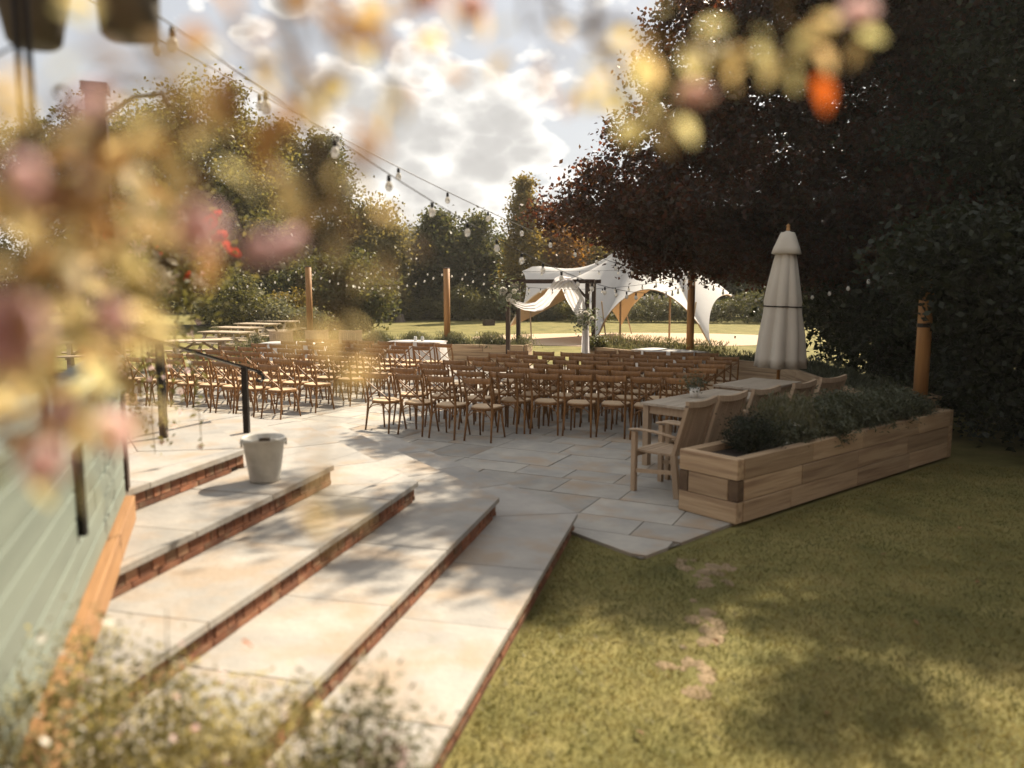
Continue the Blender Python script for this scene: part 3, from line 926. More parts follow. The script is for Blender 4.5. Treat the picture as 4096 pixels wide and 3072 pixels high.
# ---- near lawn grass blades (avoiding worn earth), clipped to the lawn
lawn_poly = [(-.575, 2.25), (.535, 6.74), (1.03, 6.08), (2.12, 6.98), (5.3, 9.62), (7.5, 8.6), (6.2, 2.2)]
n_ = 240000
yy = 2.2 + 7.4 * rng.random(n_) ** 1.35
xx = rng.uniform(-.6, 7.5, n_)
ok = in_poly(xx, yy, lawn_poly)
worn = [(1.40, 5.72, .13, .26), (1.27, 5.1, .09, .28), (1.22, 4.72, .12, .14), (1.06, 4.28, .10, .25), (1.5, 5.95, .2, .1)]
for (a_, b_, ra, rb) in worn:
    ok &= ~(((((xx - a_) / ra) ** 2 + ((yy - b_) / rb) ** 2) * rng.uniform(.3, 1.6, n_) < .55) & (rng.random(n_) < .85))
P = np.stack([xx[ok], yy[ok], np.full(ok.sum(), -.03)], 1)
V, F = blades(P, .024, .006, .8)
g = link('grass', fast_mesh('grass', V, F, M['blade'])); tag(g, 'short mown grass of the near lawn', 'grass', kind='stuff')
re_ = random.Random(4)
for i, (a_, b_, ra, rb) in enumerate(worn):
    mb = MB()
    for q in range(11):
        cx_ = a_ + re_.gauss(0, ra * .6); cy_ = b_ + re_.gauss(0, rb * .6); r_ = re_.uniform(.02, .075)
        n8 = 12; o_ = len(mb.v)
        mb.v += [(cx_, cy_, .003 + .0003 * q)] + [(cx_ + r_ * math.cos(2 * math.pi * k / n8) * re_.uniform(.5, 1.2), cy_ + r_ * 1.3 * math.sin(2 * math.pi * k / n8) * re_.uniform(.5, 1.2), -.002) for k in range(n8)]
        mb.f += [(o_, o_ + 1 + k, o_ + 1 + (k + 1) % n8) for k in range(n8)]
    o = mb.build('bare_earth', M['earth'], loc=(0, 0, -.026)); tag(o, kind='structure')
lfm = MB(); lfm.v = [(-.03, 0, 0), (0, .018, .008), (.035, 0, .004), (0, -.018, .01)]; lfm.f = [(0, 1, 2, 3)]
lfme = lfm.mesh('fallen_leaf', M['fgbrown'])
for (x_, y_, lb) in ((1.24, 4.62, 'fallen brown leaf on the bare earth below the paving tip'), (.62, 3.62, 'fallen brown leaf on the sunlit lawn near the lowest step'),
                   (-.1, 3.3, 'fallen brown leaf lying right against the lowest step'), (.18, 3.02, 'fallen brown leaf on the lawn at the bottom edge of the view'),
                   (1.6, 3.8, 'fallen brown leaf in the dark wedge of shade on the lawn'), (3.0, 6.2, 'fallen brown leaf on shaded grass along the sleeper planter'),
                   (2.6, 4.9, 'fallen brown leaf alone in the middle of the shaded lawn'), (3.4, 5.6, 'fallen brown leaf toward the right side of the shaded lawn'),
                   (1.9, 4.4, 'fallen brown leaf where the lawn turns from sun to shade'), (4.0, 6.9, 'fallen brown leaf near the far foot of the sleeper planter')):
    o = link('fallen_leaf', lfme, None, (x_, y_, -.005), (re_.uniform(-.3, .3), re_.uniform(-.3, .3), re_.uniform(0, 6)))
    tag(o, lb, 'leaf', 'fallen leaves on the lawn')
# ================================================================ CHAIRS
def sm(o):
    return o
def make_crossback():
    t = thing('cross_back_chair', 'x', 'chair', (0, 0, 0))
    # seat: rounded trapezoid pad in a bentwood hoop
    prof = []
    for k in range(20):
        a = 2 * math.pi * k / 20
        cx_ = math.copysign(abs(math.cos(a)) ** .6, math.cos(a)); sy = math.copysign(abs(math.sin(a)) ** .6, math.sin(a))
        wx = .205 + .02 * sy
        prof.append((wx * cx_, .225 + .205 * sy))
    MB().prism([(p[0] * .93, .225 + (p[1] - .225) * .93) for p in prof], .452, .468).build('seat', M['seat'], t)
    MB().prism(prof, .425, .453).build('seat_rim', M['chairwood'], t)
    for s in (-1, 1):
        MB().tube([(s * .205, -.05, 0), (s * .195, -.005, .25), (s * .19, .02, .45), (s * .195, .0, .62), (s * .2, -.045, .80), (s * .2, -.06, .86)],
                  [.0135, .0165, .0175, .0165, .015, .014], 7).build('leg', M['chairwood'], t, True)
        MB().tube([(s * .195, .43, 0), (s * .178, .385, .25), (s * .17, .365, .43)], [.013, .016, .018], 7).build('leg', M['chairwood'], t, True)
        MB().tube([(s * .185, -.05, .79), (s * .10, -.04, .715), (0, -.02 + s * .008, .64), (-s * .10, -.0, .565), (-s * .175, .015, .49)], .012, 6, flat=(1.35, .8)).build('cross_slat', M['chairwood'], t, True)
    P = []
    for i in range(9):
        x = -.215 + .43 * i / 8
        yb = -.062 - .028 * math.sin(math.pi * i / 8)
        zt = .885 - .012 * abs(i - 4) / 4 * 0 + (.012 if i in (0, 8) else 0)
        P.append([(x, yb - .011, .808 + (.01 if i in (0, 8) else 0)), (x, yb - .016, .845), (x, yb - .008, zt), (x, yb + .010, zt), (x, yb + .014, .845), (x, yb + .012, .808), (x, yb - .011, .808 + (.01 if i in (0, 8) else 0))])
    rail = MB().grid(P)
    rail.f.append((0, 1, 2, 3, 4, 5)); rail.f.append(tuple(56 + k for k in (5, 4, 3, 2, 1, 0)))
    rail.build('top_rail', M['chairwood'], t, True)
    def arch(p, q, z0, zt, n=6):
        p = Vector(p); q = Vector(q)
        o = []
        for i in range(n + 1):
            a = math.pi * i / n
            h = p.lerp(q, .5 - .5 * math.cos(a))
            o.append((h.x, h.y, z0 + (zt - z0) * math.sin(a)))
        return o
    for a_, b_ in (((-.19, 0, 0), (.19, 0, 0)), ((-.178, .385, 0), (.178, .385, 0)), ((-.19, .01, 0), (-.178, .385, 0)), ((.19, .01, 0), (.178, .385, 0))):
        MB().tube(arch(a_, b_, .27, .42), .008, 5).build('leg_brace', M['chairwood'], t, True)
    return t
proto = make_crossback()
register(proto)
rc = random.Random(12)
used = [False]
def put_chair(x, y, face, label, group):
    rz = R(face - 90 + rc.uniform(-3, 3))
    loc = (x + rc.uniform(-.025, .025), y + rc.uniform(-.03, .03), .002)
    if not used[0]:
        used[0] = True
        proto.location = loc; proto.rotation_euler = (0, 0, rz); proto['label'] = label; proto['group'] = group
    else:
        dup(proto, loc, rz, label, group)
ROWS = 7
for i in range(ROWS):
    for j in range(8):
        put_chair(-3.86 - .458 * j + .405 * i, 12.66 + .225 * j + .755 * i, 63.5,
                  f'brown cross-back chair, {ORD[j]} from the aisle, {ORD[i]} row from the steps, sunlit block', 'cross-back chairs in the sunlit block')
    for j in range(4):
        put_chair(-1.97 + .503 * j + .35 * i, 11.48 - .21 * j + .645 * i, 67,
                  f'brown cross-back chair, {ORD[j]} from the aisle, {ORD[i]} row from the steps, middle block', 'cross-back chairs in the middle block')
    for j in range(6):
        if i == 6 and j == 5: continue
        put_chair(.02 + .458 * j + .30 * i, 11.50 - .137 * j + .655 * i, 72,
                  f'brown cross-back chair, {ORD[j]} from the middle block, {ORD[i]} row from the steps, shaded block', 'cross-back chairs in the shaded block')

# ---------------------------------------------------------------- teak armchairs
def make_armchair(arms=True):
    t = thing('teak_armchair', 'x', 'armchair', (0, 0, 0))
    for s in (-1, 1):
        MB().beam((s * .265, -.02, 0), (s * .265, .03, .44), .05, .06, (0, 1, 0)).build('leg', M['teak'], t)
        MB().beam((s * .265, .5, 0), (s * .265, .5, .63), .05, .05, (0, 1, 0)).build('leg', M['teak'], t)
        MB().beam((s * .265, .03, .44), (s * .265, -.12, .96), .05, .04, (0, 1, 0)).build('back_post', M['teak'], t)
        P = [(s * .265, .56, .645), (s * .27, .45, .66), (s * .27, .25, .655), (s * .268, .0, .62)]
        MB().tube(P, .03, 8, flat=(1.1, .5)).build('armrest', M['teak'], t, True)
        MB().beam((s * .265, .03, .26), (s * .265, .48, .22), .025, .04).build('stretcher', M['teak'], t)
    for k in range(8):
        MB().box((0, .055 + .06 * k, .435 - .008 * math.sin(k / 7 * math.pi)), (.49, .054, .02)).build('seat_slat', M['teak'], t)
    MB().box((0, .50, .395), (.48, .03, .06)).build('apron', M['teak'], t)
    for k in range(10):
        x = -.216 + .048 * k
        MB().beam((x, .025, .46), (x, -.112, .93), .040, .014, (0, 1, .3)).build('back_slat', M['teak'], t)
    P = []
    for i in range(7):
        x = -.29 + .58 * i / 6
        zz = .955 + .022 * (abs(i - 3) / 3) ** 2
        y_ = -.122 - .012 * math.sin(math.pi * i / 6)
        P.append([(x, y_ - .02, zz - .03), (x, y_ - .02, zz + .03), (x, y_ + .02, zz + .03), (x, y_ + .02, zz - .03), (x, y_ - .02, zz - .03)])
    mb = MB().grid(P); mb.f.append((0, 1, 2, 3)); mb.f.append((30, 33, 32, 31))
    mb.build('top_rail', M['teak'], t)
    MB().box((0, .028, .452), (.48, .025, .05)).build('bottom_rail', M['teak'], t)
    return t
ac = make_armchair()
register(ac)
spots = [(1.83, 8.05, 138, 'teak armchair nearest the steps at the corner of the sleeper planter'),
         (2.27, 8.50, 135, 'second teak armchair from the steps, tucked against the long teak table'),
         (2.78, 8.98, 133, 'third teak armchair from the steps, half hidden by planter foliage'),
         (3.42, 9.55, 135, 'teak armchair behind the lavender beside the parasol pole'),
         (3.98, 10.08, 128, 'teak armchair farthest along the near planter, under the parasol'),
         (-5.75, 19.9, -62, 'pale teak chair at the far white table, nearest the picnic tables'),
         (-4.95, 20.25, -70, 'middle pale teak chair behind the far white table'),
         (-4.1, 20.2, -80, 'pale teak chair at the aisle end of the far white table'),
         (-8.0, 15.9, -40, 'pale teak chair beyond the handrail at the edge of the lawn')]
for i, (x, y, f, lb) in enumerate(spots):
    if i == 0:
        ac.location = (x, y, .002); ac.rotation_euler = (0, 0, R(f - 90)); ac['label'] = lb; ac['group'] = 'teak armchairs'
    else:
        dup(ac, (x, y, .002), R(f - 90), lb, 'teak armchairs')

def teak_table(label, x, y, ang, ln, wd, h=.76):
    t = thing('teak_table', label, 'table', (x, y, .002), R(ang))
    n = 7
    for k in range(n):
        MB().box((0, -wd / 2 + wd / n * (k + .5), h - .014), (ln, wd / n - .005, .028)).build('top_slat', M['teaktop'], t)
    for sx in (-1, 1):
        for sy in (-1, 1):
            MB().box((sx * (ln / 2 - .07), sy * (wd / 2 - .06), (h - .03) / 2), (.075, .075, h - .03)).build('leg', M['teak'], t)
        MB().box((sx * (ln / 2 - .07), 0, h - .08), (.03, wd - .2, .095)).build('apron', M['teak'], t)
    for sy in (-1, 1):
        MB().box((0, sy * (wd / 2 - .06), h - .08), (ln - .22, .03, .095)).build('apron', M['teak'], t)
    return t
teak_table('long teak dining table with a potted plant by the armchairs', 2.42, 9.74, 46, 1.75, .80)
teak_table('second teak table farther back beneath the closed parasol', 3.5, 11.25, 46, 1.2, .75)
pp = thing('potted_plant', 'small green plant in a white pot on the teak table', 'pot plant', (2.26, 9.78, .763))
MB().lathe([(0, 0), (.048, 0), (.068, .125), (.062, .125), (.058, .11), (0, .108)], 20).build('pot', M['whitepot'], pp, True)
C_ = rng.normal(size=(260, 3)) * (.075, .075, .055) + (0, 0, .19)
V, F = leaves(C_, .04); tag(link('foliage', fast_mesh('foliage', V, F, M['plantdark']), pp), kind='stuff')

# ---------------------------------------------------------------- closed parasol
um = thing('parasol', 'closed cream canvas parasol on a wooden pole beside the planter', 'parasol', (4.05, 12.1, .002), 0)
um.rotation_euler = (R(0), R(1.5), 0)
MB().tube([(0, 0, .06), (0, 0, 3.0)], .028, 12).build('pole', M['polewood'], um, True)
MB().lathe([(0, 0), (.26, 0), (.26, .05), (.06, .07), (.045, .30), (0, .30)], 24).build('base', M['iron'], um, True)
def pleat(a, z):
    k = max(0, min(1, (2.75 - z) / 1.6))
    return .94 + (.04 + .11 * k) * (abs(math.sin(a * 4)) * 2 - 1) + .05 * math.sin(a * 3 + z * 2.5)
prof = [(.0, .93), (.20, .95), (.315, .92), (.355, .90), (.345, 1.05), (.315, 1.4), (.268, 1.72), (.262, 1.84), (.268, 1.90), (.225, 2.2), (.175, 2.5), (.125, 2.72), (.09, 2.88), (.03, 2.95)]
MB().lathe(prof, 96, fold=pleat).build('canopy', M['parasol'], um, True)
def capf(a, z): return 1 + .10 * math.sin(a * 4) * (1 if z < 2.72 else .4)
MB().lathe([(.185, 2.60), (.232, 2.61), (.20, 2.70), (.15, 2.82), (.105, 2.925), (.03, 2.94)], 48, fold=capf).build('vent_cap', M['parasol'], um, True)
MB().lathe([(0, 2.93), (.03, 2.94), (.022, 3.0), (.03, 3.03), (0, 3.06)], 14).build('finial', M['polewood'], um, True)
MB().lathe([(.268, 1.812), (.279, 1.815), (.279, 1.828), (.268, 1.832)], 48, fold=lambda a, z: pleat(a, 1.82)).build('tie_strap', M['iron'], um)

# ---------------------------------------------------------------- bucket
bk = thing('bucket', 'pale grey metal bucket standing on the brick step', 'bucket', (-1.89, 5.96, .662), R(20))
bk.scale = (1.03, 1.03, 1.12)
MB().lathe([(0, .012), (.10, .012), (.103, 0), (.108, .012), (.112, .03), (.150, .285), (.158, .288), (.160, .300), (.152, .306), (.146, .298), (.106, .035), (0, .03)], 40).build('body', M['zinc'], bk, True)
for s in (-1, 1):
    MB().box((s * .157, 0, .268), (.014, .05, .045)).build('lug', M['zinc'], bk)
hp = [(-.166 * math.cos(math.pi * i / 14), -.155 * math.sin(math.pi * i / 14), .272 + .012 * math.sin(math.pi * i / 14) + .03 * math.sin(math.pi * i / 14) ** 4) for i in range(15)]
MB().tube(hp, .0045, 6).build('handle', M['zinc'], bk, True)
MB().tube([(hp[6][0], hp[6][1], hp[6][2]), hp[7], hp[8]], .012, 8).build('grip', M['bark'], bk, True)

# ---------------------------------------------------------------- handrail on the steps
hr = thing('handrail', 'black metal handrail descending the steps behind the bucket', 'handrail', (-3.04, 6.85, .827))
MB().beam((0, 0, 0), (0, 0, .82), .055, .055).build('post', M['iron'], hr)
MB().beam((.35, 1.11, -.165), (.35, 1.11, .50), .055, .055).build('post', M['iron'], hr)
MB().beam((-.12, -.38, .955), (.43, 1.36, .425), .05, .022).build('rail', M['iron'], hr)
sc = [(.41 + .0, 1.32, .43), (.44, 1.39, .39), (.445, 1.40, .35), (.43, 1.36, .325), (.41, 1.32, .34), (.41, 1.32, .36)]
MB().tube(sc, .016, 8).build('scroll_end', M['iron'], hr, True)

# ---------------------------------------------------------------- tables with white cloths
def cloth_table(label, x, y, ang, ln, wd, h=.76, jars=()):
    t = thing('cloth_table', label, 'table', (x, y, .002), R(ang))
    for sx in (-1, 1):
        for sy in (-1, 1):
            MB().box((sx * (ln / 2 - .08), sy * (wd / 2 - .08), h / 2 - .01), (.05, .05, h - .02)).build('leg', M['teak'], t)
    MB().box((0, 0, h - .015), (ln, wd, .025)).build('table_top', M['teaktop'], t)
    def ring(k, n=72):
        a = 2 * math.pi * k / n
        c, s = math.cos(a), math.sin(a)
        return math.copysign(abs(c) ** .35, c) * ln / 2, math.copysign(abs(s) ** .35, s) * wd / 2, a
    P = []
    for z, f, am in ((h + .004, .02, 0), (h + .004, 1.0, 0), (h - .012, 1.015, 0), (h * .6, 1.05, .02), (h * .3, 1.09, .035), (.03, 1.13, .05)):
        row = []
        for k in range(73):
            x_, y_, a = ring(k % 72)
            g_ = f * (1 + am * math.sin(a * 11))
            row.append((x_ * g_, y_ * g_, z))
        P.append(row)
    o = MB().grid(P).build('tablecloth', M['linen'], None, True, loc=(x, y, .002))
    o.rotation_euler = (0, 0, R(ang))
    tag(o, 'white linen cloth over the ' + label.replace('table', 'table', 1), 'tablecloth')
    for i, (jx, jy) in enumerate(jars):
        v = Matrix.Rotation(R(ang), 3, 'Z') @ Vector((jx, jy, 0))
        j = thing('glass_jar', ('small frosted jar on the aisle table, nearer the sunlit chairs', 'small frosted jar on the aisle table, nearer the golden pole')[i], 'jar', (x + v.x, y + v.y, h + .008))
        MB().lathe([(0, 0), (.035, 0), (.04, .02), (.04, .09), (.03, .10), (.03, .115), (.026, .115), (.026, .1), (0, .02)], 16).build('body', M['jar'], j, True)
    return t, o
for args, lb in (((-2.35, 19.75, -14, 1.35, .7), 'ceremony table at the far end of the aisle'),
                 ((3.35, 16.9, -50, 1.5, .75), 'side table behind the shaded chairs'),
                 ((-5.25, 19.2, -12, 1.5, .75), 'far table in front of the pale teak chairs')):
    t, o = cloth_table(lb, *args, jars=((-.05, .0), (.12, .03)) if args[0] == -2.35 else ())
    t['label'] = 'table hidden under white linen, ' + lb.replace('table ', '', 1).replace('ceremony ', '').replace('side ', '').replace('far ', '')
    o['label'] = 'white linen cloth on the ' + lb

# ---------------------------------------------------------------- picnic tables
def make_picnic():
    t = thing('picnic_table', 'x', 'picnic table', (0, 0, -.03))
    Lp = 1.6
    for k in range(5):
        MB().box((0, -.30 + .15 * k, .745), (Lp, .138, .035)).build('top_plank', M['picnic'], t)
    for s in (-1, 1):
        for q in (-1, 1):
            MB().box((0, s * (.66 + .075 * q), .44), (Lp, .135, .035)).build('bench_plank', M['picnic'], t)
        MB().box((s * .6, 0, .405), (.04, 1.55, .085)).build('bench_bearer', M['picnic'], t)
        MB().box((s * .6, 0, .695), (.04, .72, .07)).build('top_bearer', M['picnic'], t)
        for q in (-1, 1):
            MB().beam((s * .56, q * .72, 0), (s * .56, q * .26, .70), .04, .09, (1, 0, 0)).build('leg', M['picnic'], t)
        MB().beam((s * .55, 0, .40), (s * .08, 0, .70), .04, .06).build('brace', M['picnic'], t)
    return t
pt = make_picnic()
register(pt)
pspots = [(-8.15, 20.7, 28, 'pale picnic table nearest the chairs, on the lawn edge'),
          (-8.75, 24.4, -22, 'second picnic table from the patio in the lawn row'),
          (-9.3, 27.0, -22, 'middle picnic table of the lawn row'),
          (-9.45, 29.6, -22, 'fourth picnic table from the patio, before the flowering clump'),
          (-9.35, 31.8, -18, 'picnic table farthest out on the lawn'),
          (-10.6, 20.2, 25, 'picnic table half hidden by the trailing flowers and handrail')]
for i, (x, y, a, lb) in enumerate(pspots):
    if i == 0:
        pt.location = (x, y, -.03); pt.rotation_euler = (0, 0, R(a)); pt['label'] = lb; pt['group'] = 'picnic tables on the lawn'
    else:
        dup(pt, (x, y, -.03), R(a), lb, 'picnic tables on the lawn')

# ---------------------------------------------------------------- wedding arch
ar = thing('wedding_arch', 'dark timber wedding arch with white drape at the aisle end', 'arch', (-.10, 20.25, .0), math.atan2(-.5, 1.97))
AW = 2.02
for x in (0, AW):
    MB().box((x, 0, 1.09), (.10, .10, 2.18)).build('post', M['darkwood'], ar)
    MB().box((x, 1.1, 1.09), (.10, .10, 2.18)).build('post', M['darkwood'], ar)
    MB().box((x, .55, 2.14), (.07, 1.2, .09)).build('side_beam', M['darkwood'], ar)
for y in (0, 1.1):
    MB().box((AW / 2, y, 2.235), (AW + .36, .09, .10)).build('beam', M['darkwood'], ar)
MB().beam((AW - .05, 0, 1.86), (AW - .34, 0, 2.19), .05, .06).build('brace', M['darkwood'], ar)
def at_arch(x, y, z):
    v = ar.matrix_basis if False else None
    a = ar.rotation_euler.z
    return (ar.location.x + x * math.cos(a) - y * math.sin(a), ar.location.y + x * math.sin(a) + y * math.cos(a), z)
def swag(path, wid, folds=5, seed=1, hang=(0, 0, -1)):
    rr = random.Random(seed)
    P = []
    for i, (x, y, z, w_, ty) in enumerate(path):
        row = []
        for k in range(15):
            s_ = (k / 14 - .5)
            off = math.sin(k / 14 * math.pi * folds * 2 + i * .3) * .025
            if ty == 'h':     # cloth width hangs vertically
                row.append((x + rr.uniform(-.004, .004), y + off, z + s_ * w_))
            else:             # cloth width across
                row.append((x + s_ * w_, y + off, z))
        P.append(row)
    return MB().grid(P)
def smooth_path(ctrl, n):
    o = []
    for i in range(len(ctrl) - 1):
        for k in range(n):
            t_ = k / n; t2 = t_ * t_ * (3 - 2 * t_)
            o.append(tuple(ctrl[i][j] + (ctrl[i + 1][j] - ctrl[i][j]) * (t_ if j != 3 else t2) for j in range(4)) + (ctrl[i][4],))
    o.append(ctrl[-1])
    return o
ctl = [(1.62, -.07, 2.30, .10, 'h'), (1.40, -.08, 2.25, .34, 'h'), (1.22, -.08, 2.08, .46, 'h'), (1.08, -.08, 1.86, .42, 'h'), (.92, -.08, 1.70, .34, 'h'), (.72, -.08, 1.60, .24, 'h'), (.45, -.08, 1.60, .17, 'h'), (.22, -.08, 1.68, .15, 'h'), (.05, -.07, 1.80, .14, 'h')]
o = swag(smooth_path(ctl, 4), .4, 3).build('drape', M['chiffon'], None, True)
o.location = ar.location; o.rotation_euler = ar.rotation_euler
tag(o, 'white chiffon swag draped from the arch beam to its flower-topped post', 'drape')
ctl = [(1.50, -.06, 2.30, .30, 'w'), (1.58, -.07, 2.10, .42, 'w'), (1.72, -.08, 1.80, .44, 'w'), (1.86, -.085, 1.50, .34, 'w'), (1.96, -.085, 1.26, .18, 'w'), (2.0, -.085, 1.1, .16, 'w'), (2.0, -.08, .7, .20, 'w'), (2.01, -.08, .25, .24, 'w')]
o = swag(smooth_path(ctl, 4), .3, 4, 3).build('drape', M['chiffon'], None, True)
o.location = ar.location; o.rotation_euler = ar.rotation_euler
tag(o, 'white chiffon length gathered down the right post of the arch', 'drape')

# flower meshes shared by every bloom
def blossom_mesh(name, mat, layers=((6, 1.0, .35, .0), (6, .72, .75, .12), (5, .45, 1.15, .2))):
    mb = MB()
    for li, (n, r, tilt, z0) in enumerate(layers):
        for k in range(n):
            a = 2 * math.pi * (k + .5 * (li % 2)) / n
            ca, sa = math.cos(a), math.sin(a)
            hw = r * .48
            pts = []
            for (u_, wv) in ((.08, .15), (.45, .9), (.85, 1.0), (1.0, .45)):
                rad = r * u_ * math.cos(tilt * u_); zz = z0 + r * u_ * math.sin(tilt * u_)
                for s in (-1, 0, 1):
                    x = rad; y = s * hw * wv
                    z = zz + (.10 * r if s else 0)
                    pts.append((x * ca - y * sa, x * sa + y * ca, z))
            o_ = len(mb.v); mb.v += pts
            for i in range(3):
                for j in range(2):
                    b0 = o_ + i * 3 + j
                    mb.f.append((b0, b0 + 1, b0 + 4, b0 + 3))
    return mb.mesh(name, mat, True)
def daisy_mesh(name, mat):
    mb = MB()
    for k in range(11):
        a = 2 * math.pi * k / 11
        ca, sa = math.cos(a), math.sin(a)
        o_ = len(mb.v)
        for (r, h) in ((.15, .06), (.6, .17), (1.0, .1)):
            for s in (-1, 1):
                mb.v.append((r * ca - s * h * sa, r * sa + s * h * ca, .05 + .12 * r))
        mb.f += [(o_, o_ + 1, o_ + 3, o_ + 2), (o_ + 2, o_ + 3, o_ + 5, o_ + 4)]
    mb.lathe([(0, .12), (.14, .11), (.22, .04), (0, 0)], 8)
    return mb.mesh(name, mat)
BL = {k: blossom_mesh('flower', M[k]) for k in ('pink', 'mauve', 'white', 'red')}
BL['orange'] = blossom_mesh('flower', M['fgorange'])
DA = {k: daisy_mesh('flower', M[k]) for k in ('pink', 'white', 'mauve')}
def rnd_rot(r_, tilt=1.2): return (r_.uniform(-tilt, tilt), r_.uniform(-tilt, tilt), r_.uniform(0, 6.28))

def bouquet(label, x, y, z, r, seed):
    rr = random.Random(seed)
    t = thing('bouquet', label, 'bouquet', (x, y, z))
    C_ = rng.normal(size=(420, 3)) * r * .52
    V, F = leaves(C_, .085, .5)
    tag(link('foliage', fast_mesh('foliage', V, F, M['eucalyptus']), t), kind='stuff')
    for k in range(9):
        p = Vector((rr.uniform(-1, 1), -abs(rr.uniform(.4, 1)), rr.uniform(-1, 1))).normalized() * r * rr.uniform(.45, .75)
        link('flower', BL['white'], t, p, (R(90) + rr.uniform(-.4, .4), rr.uniform(-.5, .5), 0), rr.uniform(.05, .085))
    return t
p = at_arch(.06, -.12, 1.93); bouquet('white rose and eucalyptus bouquet at the top of the arch post', *p, .36, 1)
p = at_arch(1.98, -.14, 1.32); bouquet('white rose and eucalyptus bouquet tied midway down the draped post', *p, .30, 2)

# ---------------------------------------------------------------- string-light poles
poles = []
for (x, y, z0, h, lb) in ((-5.6, 22.1, .5, 2.65, 'golden wooden pole behind the far white table'),
                          (-1.75, 21.5, .5, 2.60, 'tall golden wooden pole rising from the grass planter'),
                          (4.05, 18.1, .5, 2.65, 'brown wooden pole in front of the marquee arch'),
                          (5.20, 10.05, .5, 2.75, 'wooden pole at the dark end of the near planter')):
    t = thing('wooden_pole', lb, 'pole', (x, y, z0), 0, 'poles carrying the string lights')
    MB().tube([(0, 0, 0), (0, 0, h - z0)], .086 if y > 12 else .085, 14).build('shaft', M['polewood'], t, True)
    MB().lathe([(.092, h - z0 - .02), (.096, h - z0 - .01), (.092, h - z0 + .004), (0, h - z0 + .012)], 14).build('cap', M['darkwood'], t)
    if y < 12:
        MB().lathe([(.088, 1.12), (.093, 1.125), (.093, 1.165), (.088, 1.17)], 14).build('strap', M['iron'], t)
sock = MB().lathe([(.011, .075), (.016, .07), (.017, .03), (.013, .02)], 8).mesh('socket', M['iron'], True)
bulb = MB().lathe([(.0, -.062), (.018, -.057), (.031, -.035), (.033, -.015), (.024, .010), (.013, .026)], 10).mesh('bulb', M['bulb'], True)
def string(label, a, b_, sag, n, first=.5):
    P = catenary(a, b_, sag, 40)
    t = thing('string_lights', label, 'string lights', tuple(P[0]), 0, 'festoon strings over the patio')
    MB().tube([p - P[0] for p in P], .0045, 5).build('cable', M['iron'], t)
    for k in range(n):
        f = (k + first) / n * 40
        i = min(39, int(f)); p = P[i].lerp(P[i + 1], f - i) - P[0]
        bo = link('bulb', bulb, t, p - Vector((0, 0, .070)), scale=.82)
        link('socket', sock, bo, (0, 0, 0))
    return t
string('lower festoon cable swooping from the house down to the brown pole', (-4, -2.37, 5.4), (4.05, 18.1, 2.20), 1.3, 34, .3)
string('upper festoon cable running high from the house towards the beech', (-6, -2.37, 5.75), (4.2, 18.2, 2.25), .82, 26, .6)
string('festoon string drooping between the two golden poles', (-5.6, 22.1, 2.55), (-1.75, 21.5, 2.55), .42, 16)
string('festoon string reaching the first golden pole from the picnic side', (-11.5, 19.5, 2.75), (-5.6, 22.1, 2.5), .5, 18)
string('festoon string nearly level across behind the golden poles', (-9.5, 25.5, 2.72), (3.6, 25.0, 2.6), .10, 22)
string('festoon string in the shade between the brown pole and the planter pole', (4.05, 18.1, 2.4), (5.20, 10.05, 2.6), .55, 16)
string('festoon string in front of the marquee roof by the beech boughs', (4.05, 18.1, 2.35), (-1.75, 21.5, 2.5), .38, 20)

# ---------------------------------------------------------------- marquee
mq = thing('marquee', 'white star-shaped marquee with amber lining on the sand patch', 'marquee', (4.0, 31.0, -.03))
O = Vector((4.0, 31.0, -.03))
def loop(ctrl, n=14):
    """closed eave made of arches between the tips: each span (tip a, tip b, crown height, outward bulge)"""
    pts = []
    for a, b_, h in ctrl:
        a = Vector(a); b_ = Vector(b_)
        for k in range(n):
            t_ = k / n
            p = a.lerp(b_, t_)
            s_ = math.sin(math.pi * t_) ** .62
            p.z = a.z * (1 - t_) + b_.z * t_ + (h - (a.z + b_.z) / 2) * s_
            inw = (O - p); inw.z = 0
            p += inw * .10 * s_
            pts.append(p)
    return pts
TL, TM, TR, TF = (-.12, 32.4, .48), (3.02, 28.9, .12), (6.95, 27.6, -.03), (4.95, 36.2, .35)
SR = (8.55, 31.0, 1.72); SL = (.42, 33.8, 2.72)
eave = loop([(TL, TM, 2.05), (TM, TR, 2.0), (TR, SR, 1.35), (SR, TF, 2.35), (TF, SL, 2.45), (SL, TL, 1.62)])
ridge_a, ridge_b = Vector((4.3, 31.7, 3.70)), Vector((6.2, 31.4, 3.85))
spur = Vector(SL)
def canopy(off):
    P = []
    n = len(eave)
    for i in range(n + 1):
        e_ = eave[i % n]
        # ridge target: slides along the ridge line with the eave position
        t_ = max(0, min(1, (e_.x - 2.4) / 4.6))
        top = ridge_a.lerp(ridge_b, t_) if True else ridge_a
        mid = top.copy()
        mid.z -= .45 * math.sin(math.pi * t_)      # saddle between the two masts
        row = []
        m_ = 10
        dsp = (e_ - spur).length
        for k in range(m_ + 1):
            s_ = k / m_
            p = mid.lerp(e_, s_)
            p.z = mid.z + (e_.z - mid.z) * (1 - (1 - s_) ** 1.55 * 1.0 if False else s_ ** .64)
            # pull the canopy up towards the raised eave mast on the near-left side
            p.z -= .55 * math.sin(math.pi * s_) * math.exp(-(dsp / 1.6) ** 2)
            if off:
                hd = Vector((4.6, 31.8, 0)) - Vector((p.x, p.y, 0))
                if hd.length > .01: p += hd.normalized() * off
                p.z -= off
            row.append(p - O)
        P.append(row)
    return MB().grid(P)
canopy(0).build('canopy', M['tent'], mq, True)
canopy(.03).build('lining', M['lining'], mq, True)
